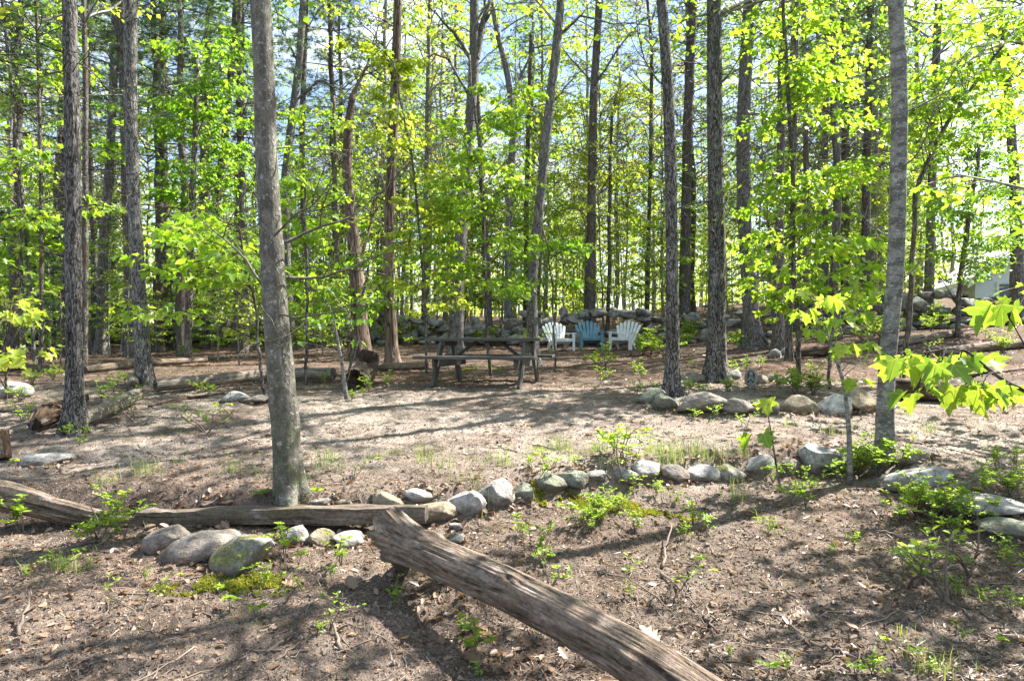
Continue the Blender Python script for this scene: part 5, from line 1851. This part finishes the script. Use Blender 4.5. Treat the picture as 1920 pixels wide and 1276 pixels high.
PK = {'leafy': [plant_root('leafy_seedling', 301 + k, 'leafy') for k in range(4)],
      'bush': [plant_root('low_bush', 321 + k, 'bush') for k in range(3)],
      'twiggy': [plant_root('twiggy_shrub', 331 + k, 'twiggy') for k in range(3)],
      'broad': [plant_root('broad_leaved_seedling', 341 + k, 'broad') for k in range(2)],
      'fern': [plant_root('fern', 351, 'fern')]}
PNAME = {'leafy': ('leafy seedling', 'seedling'), 'bush': ('bushy low shrub', 'shrub'), 'twiggy': ('bare twigged shrub with few leaves', 'shrub'),
         'broad': ('broad leaved seedling', 'seedling'), 'fern': ('feathery green fern', 'fern')}
LAND = [(60, 960, 'by the rotten log at the left edge'), (200, 970, 'in front of the rotten log'), (110, 1100, 'on bare soil at the lower left'), (330, 1140, 'below the round brown stone'),
        (440, 1150, 'below the mossy boulder'), (500, 1080, 'beside the mossy boulder'), (560, 1090, 'in dead leaves below the timber'), (650, 1030, 'left of the big log butt'), (740, 1130, 'in the shadow under the big log'),
        (890, 1190, 'in front of the big log'), (1010, 1010, 'on the bank behind the big log'), (1030, 1110, 'close behind the middle of the big log'), (1100, 960, 'on the moss below the stone row'), (1180, 1000, 'on the bank below the moss'),
        (1090, 875, 'on top of the round smooth stone'), (1170, 850, 'on the sand behind the pale ball stone'), (1250, 935, 'below the brown tan stone'), (1330, 1010, 'on the dark soil below the white stones'), (1450, 830, 'on the sand behind the wedge stone'),
        (1495, 940, 'below the low brown stone'), (1560, 920, 'under the big angular boulder'), (1600, 1010, 'on the bare soil below the angular boulder'), (1650, 890, 'at the foot of the ring marked trunk'), (1730, 960, 'before the lichen covered corner boulder'),
        (1850, 960, 'beside the long pale slab'), (1850, 870, 'on the slope right of the corner boulder'), (1700, 1070, 'on bare soil left of the pale slabs'), (1770, 1150, 'among twigs at the lower right'), (1890, 1130, 'at the right edge below the slabs'),
        (1630, 1260, 'at the very bottom right'), (1470, 1260, 'at the bottom right of the big log'), (1190, 690, 'on needles right of the picnic table'), (1130, 680, 'between picnic table and teal chair'), (1225, 645, 'beside the right hand white chair'),
        (1505, 720, 'inside the stone ringed island'), (1400, 690, 'behind the garden statue'), (1290, 730, 'between the island trunks'), (1330, 760, 'in front of the island stones'), (1400, 650, 'before the wall right of the thick island trunk'),
        (690, 730, 'by the uprooted stump'), (450, 720, 'before the long sawn log'), (230, 720, 'around the short stripped log'), (90, 790, 'by the dark root clump'), (150, 820, 'at the foot of the rough trunk'), (380, 780, 'on needles left of the mossy trunk'),
        (560, 850, 'at the foot of the smooth mossy trunk'), (250, 890, 'on the sand above the rotten log'), (800, 800, 'on the open sand before the table'), (1800, 700, 'on the slope behind the ring marked trunk'), (560, 640, 'at the foot of the wall left of the table'),
        (300, 630, 'at the foot of the wall behind the twin trunks'), (80, 640, 'in the shade at the far left'), (1750, 610, 'at the wall below the house'), (900, 620, 'at the wall behind the table'), (1560, 620, 'at the wall behind the dark log')]
_used = set()
_plab = {}


def plant(kind, px, py, hpx, variant=None, size=None):
    rg = np.random.default_rng(int(px * 3 + py * 7))
    opts = PK[kind]
    k = int(rg.integers(len(opts))) if variant is None else variant
    g = gp(px, py)
    sc = hpx / FPX * g.y * ((.8 if kind in ('bush', 'twiggy') else .92) if py > 840 else .95)
    near_ = min(LAND, key=lambda l: (l[0] - px) ** 2 + 2.2 * (l[1] - py) ** 2)[2]
    szw = 'tiny' if sc < .12 else 'small' if sc < .24 else 'knee high' if sc < .6 else 'tall'
    lab = f'{szw} {PNAME[kind][0]} {near_}'
    if (kind, k) not in _used:
        _used.add((kind, k))
        o = opts[k]
        o.location, o.rotation_euler, o.scale = g, (0, 0, rg.uniform(0, 6.28)), (sc, sc, sc)
    else:
        o = copy_tree(opts[k], g, rg.uniform(0, 6.28), sc)
    wide = rg.uniform(.9, 1.25)
    o.scale = (sc * wide, sc * wide, sc)
    return tag(o, lab, PNAME[kind][1], f'{PNAME[kind][0]}s {near_}')


for a in [('leafy', 40, 1000, 90), ('leafy', 95, 985, 60), ('bush', 185, 1015, 105), ('leafy', 235, 1010, 70), ('leafy', 110, 1075, 45), ('broad', 150, 1050, 26), ('leafy', 60, 1085, 40), ('twiggy', 265, 1150, 110),
          ('leafy', 272, 1090, 30), ('broad', 430, 1150, 36), ('broad', 480, 1160, 34), ('leafy', 470, 1070, 60), ('leafy', 490, 1100, 50), ('broad', 410, 1120, 26), ('leafy', 535, 1040, 70), ('twiggy', 535, 1130, 70),
          ('leafy', 640, 1060, 70), ('leafy', 625, 1090, 40), ('broad', 560, 1060, 30), ('twiggy', 620, 1180, 90), ('leafy', 600, 1190, 36), ('leafy', 740, 1140, 56), ('leafy', 880, 1230, 90), ('leafy', 895, 1272, 40), ('leafy', 870, 1190, 40),
          ('leafy', 1000, 1040, 78), ('leafy', 1020, 1065, 52), ('twiggy', 1030, 1110, 90), ('leafy', 985, 1010, 40), ('leafy', 1075, 990, 66), ('bush', 1120, 965, 56), ('bush', 1160, 960, 48), ('leafy', 1110, 1000, 46), ('leafy', 1190, 1000, 52), ('fern', 1120, 975, 46),
          ('leafy', 1020, 890, 50), ('leafy', 1080, 878, 36), ('leafy', 995, 880, 36), ('twiggy', 1165, 905, 130), ('leafy', 1170, 858, 80), ('leafy', 1150, 852, 56), ('leafy', 1190, 920, 44), ('leafy', 1230, 930, 40), ('leafy', 1260, 945, 34),
          ('leafy', 1300, 985, 56), ('leafy', 1330, 1000, 50), ('twiggy', 1250, 1130, 110), ('leafy', 1180, 1120, 30), ('leafy', 1285, 1010, 40), ('broad', 1310, 1060, 24), ('leafy', 1440, 1000, 36), ('leafy', 1485, 945, 60), ('leafy', 1510, 950, 66), ('leafy', 1500, 905, 40),
          ('leafy', 1450, 905, 50), ('leafy', 1530, 925, 46), ('leafy', 1575, 905, 60), ('bush', 1610, 895, 78), ('bush', 1650, 892, 84), ('leafy', 1690, 880, 66), ('leafy', 1640, 850, 56), ('leafy', 1600, 1030, 46), ('leafy', 1560, 1040, 30),
          ('bush', 1715, 965, 84), ('bush', 1765, 975, 90), ('bush', 1815, 985, 86), ('leafy', 1690, 985, 66), ('leafy', 1745, 1000, 60), ('leafy', 1800, 1010, 56), ('leafy', 1850, 935, 60), ('bush', 1895, 930, 70), ('leafy', 1870, 880, 56), ('leafy', 1905, 875, 50), ('leafy', 1845, 900, 40),
          ('twiggy', 1710, 1100, 170), ('twiggy', 1775, 1130, 200), ('twiggy', 1820, 1080, 150), ('leafy', 1690, 1075, 60), ('leafy', 1715, 1060, 50), ('leafy', 1790, 1120, 46), ('leafy', 1860, 1140, 50), ('leafy', 1890, 1150, 56), ('leafy', 1900, 1070, 60), ('leafy', 1875, 1040, 50),
          ('leafy', 1640, 1270, 60), ('broad', 1605, 1272, 36), ('leafy', 1470, 1262, 46), ('broad', 1440, 1272, 40), ('leafy', 1370, 1235, 30), ('leafy', 1745, 1265, 40), ('broad', 1660, 1215, 24), ('leafy', 1720, 1235, 34), ('broad', 1880, 1215, 26), ('leafy', 1800, 1200, 34),
          ('leafy', 1190, 700, 30), ('leafy', 1200, 712, 34), ('bush', 1133, 690, 44), ('leafy', 1128, 720, 36), ('bush', 1222, 665, 48), ('bush', 1248, 668, 50), ('bush', 1205, 665, 34), ('leafy', 1090, 665, 16), ('leafy', 1033, 668, 14),
          ('bush', 1490, 738, 50), ('bush', 1525, 738, 46), ('leafy', 1465, 730, 34), ('leafy', 1400, 695, 30), ('leafy', 1380, 708, 36), ('leafy', 1425, 690, 28), ('bush', 1365, 735, 30), ('leafy', 1290, 735, 34), ('leafy', 1310, 740, 30), ('leafy', 1345, 785, 30), ('leafy', 1300, 785, 26), ('leafy', 1240, 742, 34), ('leafy', 1195, 740, 34),
          ('leafy', 1385, 655, 36), ('bush', 1400, 652, 40), ('leafy', 1430, 650, 28), ('leafy', 690, 735, 34), ('leafy', 725, 728, 34), ('leafy', 660, 750, 26), ('leafy', 610, 720, 26), ('leafy', 680, 745, 24), ('leafy', 380, 735, 24), ('leafy', 395, 742, 30), ('leafy', 365, 735, 22),
          ('leafy', 215, 735, 40), ('leafy', 190, 748, 34), ('leafy', 240, 752, 30), ('leafy', 235, 720, 26), ('leafy', 130, 690, 20), ('leafy', 60, 805, 40), ('leafy', 40, 790, 40), ('leafy', 40, 750, 36), ('leafy', 130, 820, 34), ('leafy', 160, 822, 30), ('leafy', 150, 835, 20), ('broad', 30, 880, 24),
          ('twiggy', 385, 810, 80), ('twiggy', 250, 790, 70), ('leafy', 395, 800, 40), ('twiggy', 660, 900, 70), ('broad', 485, 945, 30), ('broad', 595, 940, 28), ('leafy', 560, 890, 30), ('leafy', 1400, 800, 30), ('leafy', 1300, 690, 16),
          ('leafy', 1780, 720, 30), ('bush', 1880, 660, 36), ('leafy', 1750, 660, 26), ('leafy', 1850, 640, 26), ('leafy', 1520, 700, 26), ('leafy', 1560, 690, 30),
          ('bush', 560, 655, 40), ('bush', 520, 648, 36), ('bush', 620, 650, 30), ('bush', 480, 640, 40), ('bush', 440, 645, 34), ('bush', 330, 650, 36), ('bush', 290, 645, 40), ('bush', 200, 650, 40), ('bush', 350, 672, 26), ('bush', 90, 660, 36), ('bush', 20, 655, 40), ('bush', 140, 660, 30), ('bush', 60, 720, 30), ('bush', 100, 712, 26),
          ('bush', 830, 632, 30), ('bush', 800, 640, 30), ('bush', 910, 640, 30), ('bush', 780, 632, 24), ('leafy', 930, 640, 34), ('leafy', 880, 640, 30), ('bush', 1500, 640, 30), ('bush', 1560, 640, 30), ('bush', 1720, 600, 46), ('leafy', 1700, 610, 40), ('bush', 1640, 630, 30), ('bush', 1750, 590, 26)]:
    plant(*a)
rq = np.random.default_rng(909)
for k_ in range(40):
    px = rq.uniform(-10, 1930)
    py = np.interp(px, [0, 400, 760, 1000, 1300, 1600, 1920], [648, 640, 636, 646, 640, 632, 606]) + rq.uniform(-4, 12)
    if not 1010 < px < 1215:
        plant('bush' if rq.random() < .75 else 'leafy', px, py, rq.uniform(18, 52))

for k_, (px, py, s_, lab) in enumerate([(664, 1112, .13, 'tan dead oak leaf on soil left of the big log'), (1237, 1207, .13, 'pale dead oak leaf behind the lower end of the big log'), (1416, 965, .16, 'curled whitish dead leaf below the mossy dark stone'),
                                        (1040, 1128, .12, 'brown dead oak leaf close behind the big log'), (530, 1088, .12, 'pinkish dead oak leaf below the squared timber'), (1563, 936, .10, 'small pale dead leaf under the angular boulder'),
                                        (1720, 915, .10, 'pale dead leaf among shoots by the corner boulder'), (905, 1250, .12, 'brown dead leaf in the shadow of the big log'), (1534, 1170, .12, 'torn pale dead leaf on bare soil at the bottom right'), (560, 1100, .11, 'curled tan dead leaf right of the mossy boulder')]):
    g = gp(px, py)
    m_ = MB()
    rg_ = np.random.default_rng(k_ + 60)
    a_ = rg_.uniform(0, 6.28)
    leaves(m_, [[g.x, g.y, float(gfull(g.x, g.y)) + .012]], [[math.cos(a_), math.sin(a_), .18]], [[.1, -.2, 1]], s_, LEAF_OAK)
    tag(m_.build('dead_oak_leaf', M['dead_leaf'], None, True, (g.x, g.y, g.z)), lab, 'leaf')


# ------------------------------------------------------------------ what nobody could count
def scatter(n, y0, y1, seed, pw=1.0, xs=.80, xo=.7):
    rg = np.random.default_rng(seed)
    y = np.exp(rg.uniform(math.log(y0), math.log(y1), n))
    x = rg.uniform(-1, 1, n) * (xs * y + xo)
    return rg, x, y


def litter():
    rg, x, y = scatter(52000, 2.2, 24, 501)
    dens = fbm(np.stack([x * .8, y * .8, x * 0], -1), 3)
    open_ = (y > 6.2) & (y < 10.5)
    keep = rg.uniform(-.6, .6, len(x)) < dens + np.where(open_, -.42, .05) + np.where(y > 13, .25, 0)
    x, y = x[keep], y[keep]
    n = len(x)
    a = rg.uniform(0, 6.28, n)
    m = MB()
    p = np.stack([x, y, gfull(x, y) + .006], 1)
    leaves(m, p, np.stack([np.cos(a), np.sin(a), rg.normal(size=n) * .25], 1), np.array([0, 0, 1.]) + rg.normal(size=(n, 3)) * .45, (rg.beta(1.2, 3.5, n) * .09 + .012) * np.clip(.75 + y / 30, .8, 1.5), LEAF_OVAL)
    for (spx, spy, sw_, sh_) in STONES:                        # leaves caught against the stones
        g = gp(spx, spy + sh_ * .45)
        rr_ = sw_ / FPX * g.y * .5
        c = int(16 + 90 * rr_)
        aa = rg.uniform(0, 6.28, c)
        dd = rr_ * (1.0 + rg.exponential(.16, c))
        xx, yy = g.x + np.cos(aa) * dd, g.y + rr_ * .35 + np.sin(aa) * dd * .8
        a2 = rg.uniform(0, 6.28, c)
        leaves(m, np.stack([xx, yy, gfull(xx, yy) + rg.uniform(.004, .03, c)], 1), np.stack([np.cos(a2), np.sin(a2), rg.normal(size=c) * .5], 1), np.array([0, 0, 1.]) + rg.normal(size=(c, 3)) * .7, rg.uniform(.03, .075, c), LEAF_OVAL)
    for k_ in range(420):                                      # and along the big log and the timber
        f_ = rg.random()
        if k_ < 260:
            p_ = A + (C_ - A) * f_
            xx, yy = p_.x + rg.normal() * .10, p_.y + rg.normal() * .16
        else:
            xx, yy = -2.9 + 2.3 * f_, 5.2 + abs(rg.normal()) * -.08 + (.16 if rg.random() < .5 else 0)
        a2 = rg.uniform(0, 6.28)
        leaves(m, [[xx, yy, float(gfull(xx, yy)) + rg.uniform(.004, .02)]], [[math.cos(a2), math.sin(a2), rg.normal() * .4]], [[rg.normal() * .5, rg.normal() * .5, 1]], rg.uniform(.03, .085), LEAF_OAK if rg.random() < .3 else LEAF_OVAL)
    tag(m.build('leaf_litter', M['dead_leaf']), 'scattered brown dead leaves over the woodland soil', 'leaf litter', kind='stuff')
    rg, x, y = scatter(130000, 2.1, 16, 502)
    dens = fbm(np.stack([x * .6 + 9, y * .6, x * 0], -1), 3)
    open_ = (y > 6.3) & (y < 10.5)
    keep = rg.uniform(-.25, .25, len(x)) < dens + np.where(open_, -.22, .10) + .18 * sstep(.8, 1.6, x) * (1 - sstep(3.4, 4.4, y))
    x, y = x[keep], y[keep]
    n = len(x)
    a = rg.uniform(0, 6.28, n)
    m = MB()
    z = gfull(x, y)
    leaves(m, np.stack([x, y, z + .004], 1), np.stack([np.cos(a), np.sin(a), rg.normal(size=n) * .13 + .04], 1), np.array([0, 0, 1.]) + rg.normal(size=(n, 3)) * .2, rg.uniform(.03, .09, n), NEEDLE)
    tag(m.build('pine_needle_litter', M['dry_needle']), 'reddish dry pine needles strewn over the soil', 'needles', kind='stuff')
    rg, x, y = scatter(110000, 2.1, 12, 503)
    n = len(x)
    m = MB()
    V = np.array([[-1, -.6, 0], [1, -.5, 0], [.2, .9, 0], [0, 0, 1.0]])
    s = rg.uniform(.003, .010, n) * np.where(rg.random(n) < .04, 2.2, 1)
    a = rg.uniform(0, 6.28, n)
    ca, sa = np.cos(a), np.sin(a)
    P = np.stack([V[None, :, 0] * ca[:, None] - V[None, :, 1] * sa[:, None], V[None, :, 0] * sa[:, None] + V[None, :, 1] * ca[:, None], np.repeat(V[None, :, 2], n, 0)], -1) * s[:, None, None]
    P = P + np.stack([x, y, gfull(x, y) - .001], 1)[:, None, :]
    L = (np.arange(n) * 4)[:, None] + np.array([0, 1, 3, 1, 2, 3, 2, 0, 3])[None]
    m.add(P.reshape(-1, 3), L.ravel(), np.full(3 * n, 3))
    tag(m.build('soil_crumbs', M['debris'], None, False), 'crumbs of soil, grit and bark on the sand', 'debris', kind='stuff')
    # thin fallen twigs
    rg, x, y = scatter(2300, 2.2, 20, 504)
    n = len(x)
    a = rg.uniform(0, 6.28, n)
    L = .06 + .5 * rg.beta(1, 3, n)
    d = np.stack([np.cos(a), np.sin(a)], 1)
    u = np.linspace(-.5, .5, 5)
    PX = x[:, None] + d[:, 0:1] * L[:, None] * u + rg.normal(size=(n, 5)) * .012
    PYY = y[:, None] + d[:, 1:2] * L[:, None] * u + rg.normal(size=(n, 5)) * .012
    PZZ = gfull(PX, PYY) + .006
    m = MB()
    tubes(m, np.stack([PX, PYY, PZZ], -1), (rg.uniform(.0018, .005, n)[:, None] * np.array([1, 1, .9, .8, .5])[None]), 5)
    tag(m.build('twig_litter', M['twig']), 'thin broken twigs lying all over the ground', 'twigs', kind='stuff')


litter()


def grass():
    rg = np.random.default_rng(601)
    X, Y_, H_, N = [], [], [], []
    tufts = [(270, 890, 44, 60), (205, 905, 34, 40), (435, 885, 52, 36), (600, 875, 36, 40), (615, 860, 30, 30), (800, 865, 50, 46), (830, 880, 40, 34), (705, 860, 20, 50), (750, 850, 18, 40), (945, 870, 44, 50), (1040, 840, 34, 60), (1060, 850, 30, 50), (1110, 850, 30, 50),
             (1130, 845, 34, 60), (1230, 850, 40, 70), (1265, 855, 44, 80), (1250, 870, 40, 60), (1300, 850, 34, 50), (1320, 855, 40, 60), (1350, 860, 36, 40), (1390, 850, 30, 40), (1150, 870, 30, 40), (900, 865, 24, 30), (1000, 855, 30, 40), (1740, 810, 34, 40), (1690, 775, 24, 24),
             (905, 935, 50, 30), (1385, 935, 60, 50), (640, 880, 30, 24), (1445, 1000, 40, 20), (1750, 1260, 60, 60), (1720, 1200, 30, 20), (150, 1070, 40, 60), (110, 1060, 34, 50), (1790, 1110, 36, 36), (490, 890, 24, 30), (330, 870, 24, 24), (1480, 800, 22, 30), (1560, 815, 24, 30), (1600, 800, 20, 24), (860, 900, 30, 30), (560, 905, 30, 26)]
    for (px, py, h, n) in tufts:
        g = gp(px, py)
        X.append(g.x + rg.normal(size=n) * .07)
        Y_.append(g.y + rg.normal(size=n) * .06)
        H_.append(h / FPX * g.y * rg.uniform(.4, 1.15, n))
    n = 2600                                                   # thin growth over the sand and the far forest floor
    y = np.exp(rg.uniform(math.log(5.5), math.log(9), n))
    x = rg.uniform(-1, 1, n) * (.8 * y)
    k = fbm(np.stack([x * 1.1, y * 1.1, x * 0 + 5], -1), 3) > .16
    X.append(x[k]); Y_.append(y[k]); H_.append(rg.uniform(.03, .10, int(k.sum())))
    x, y, h = np.concatenate(X), np.concatenate(Y_), np.concatenate(H_)
    n = len(x)
    a = rg.uniform(0, 6.28, n)
    b = rg.uniform(.1, .7, n)
    m = MB()
    B = np.stack([x, y, gfull(x, y) - .005], 1)
    d = np.stack([np.cos(a), np.sin(a), 0 * a], 1)
    s = np.stack([-np.sin(a), np.cos(a), 0 * a], 1) * (rg.uniform(.0012, .0026, n))[:, None]
    up = np.array([0, 0, 1.])
    P1 = B + (up * .55 + d * (b * .22)[:, None]) * h[:, None]
    P2 = B + (up * .92 + d * (b * .75)[:, None]) * h[:, None]
    V = np.stack([B - s, B + s, P1 - s * .8, P1 + s * .8, P2], 1)
    L = (np.arange(n) * 5)[:, None] + np.array([0, 1, 3, 2, 2, 3, 4])[None]
    m.add(V.reshape(-1, 3), L.ravel(), np.tile([4, 3], n))
    tag(m.build('grass', M['grass']), 'sparse green grass blades on the sand by the stone row', 'grass', kind='stuff')


grass()


def moss():
    rg = np.random.default_rng(701)
    m = MB()
    P = []
    for (px, py, rx, ry, n) in [(1050, 940, .26, .13, 4200), (1125, 948, .32, .16, 6200), (1195, 960, .28, .14, 4200), (1255, 972, .2, .1, 1400), (455, 1090, .26, .14, 3200), (400, 1100, .12, .07, 700), (500, 1100, .25, .12, 700), (330, 1108, .16, .08, 500), (900, 690, .5, .2, 900), (830, 672, .5, .3, 900), (700, 700, .3, .2, 400)]:
        g = gp(px, py)
        r = np.sqrt(rg.random(n))
        a = rg.uniform(0, 6.28, n)
        x, y = g.x + r * np.cos(a) * rx, g.y + r * np.sin(a) * ry
        k = fbm(np.stack([x * 9, y * 9, x * 0], -1), 3) > -.15
        P.append(np.stack([x[k], y[k]], 1))
    P = np.concatenate(P)
    n = len(P)
    z = gfull(P[:, 0], P[:, 1])
    a = rg.uniform(0, 6.28, n)
    leaves(m, np.stack([P[:, 0], P[:, 1], z - .003], 1), np.stack([np.cos(a) * .5, np.sin(a) * .5, np.full(n, .8)], 1), rdir(rg, n), rg.uniform(.012, .03, n), LEAF_FAR)
    tag(m.build('moss', M['moss']), 'yellow green moss cushions on the bank below the stones', 'moss', kind='stuff')


moss()
print('objects', len(bpy.data.objects), 'tris', sum(len(me.loops) - 2 * len(me.polygons) for me in bpy.data.meshes))
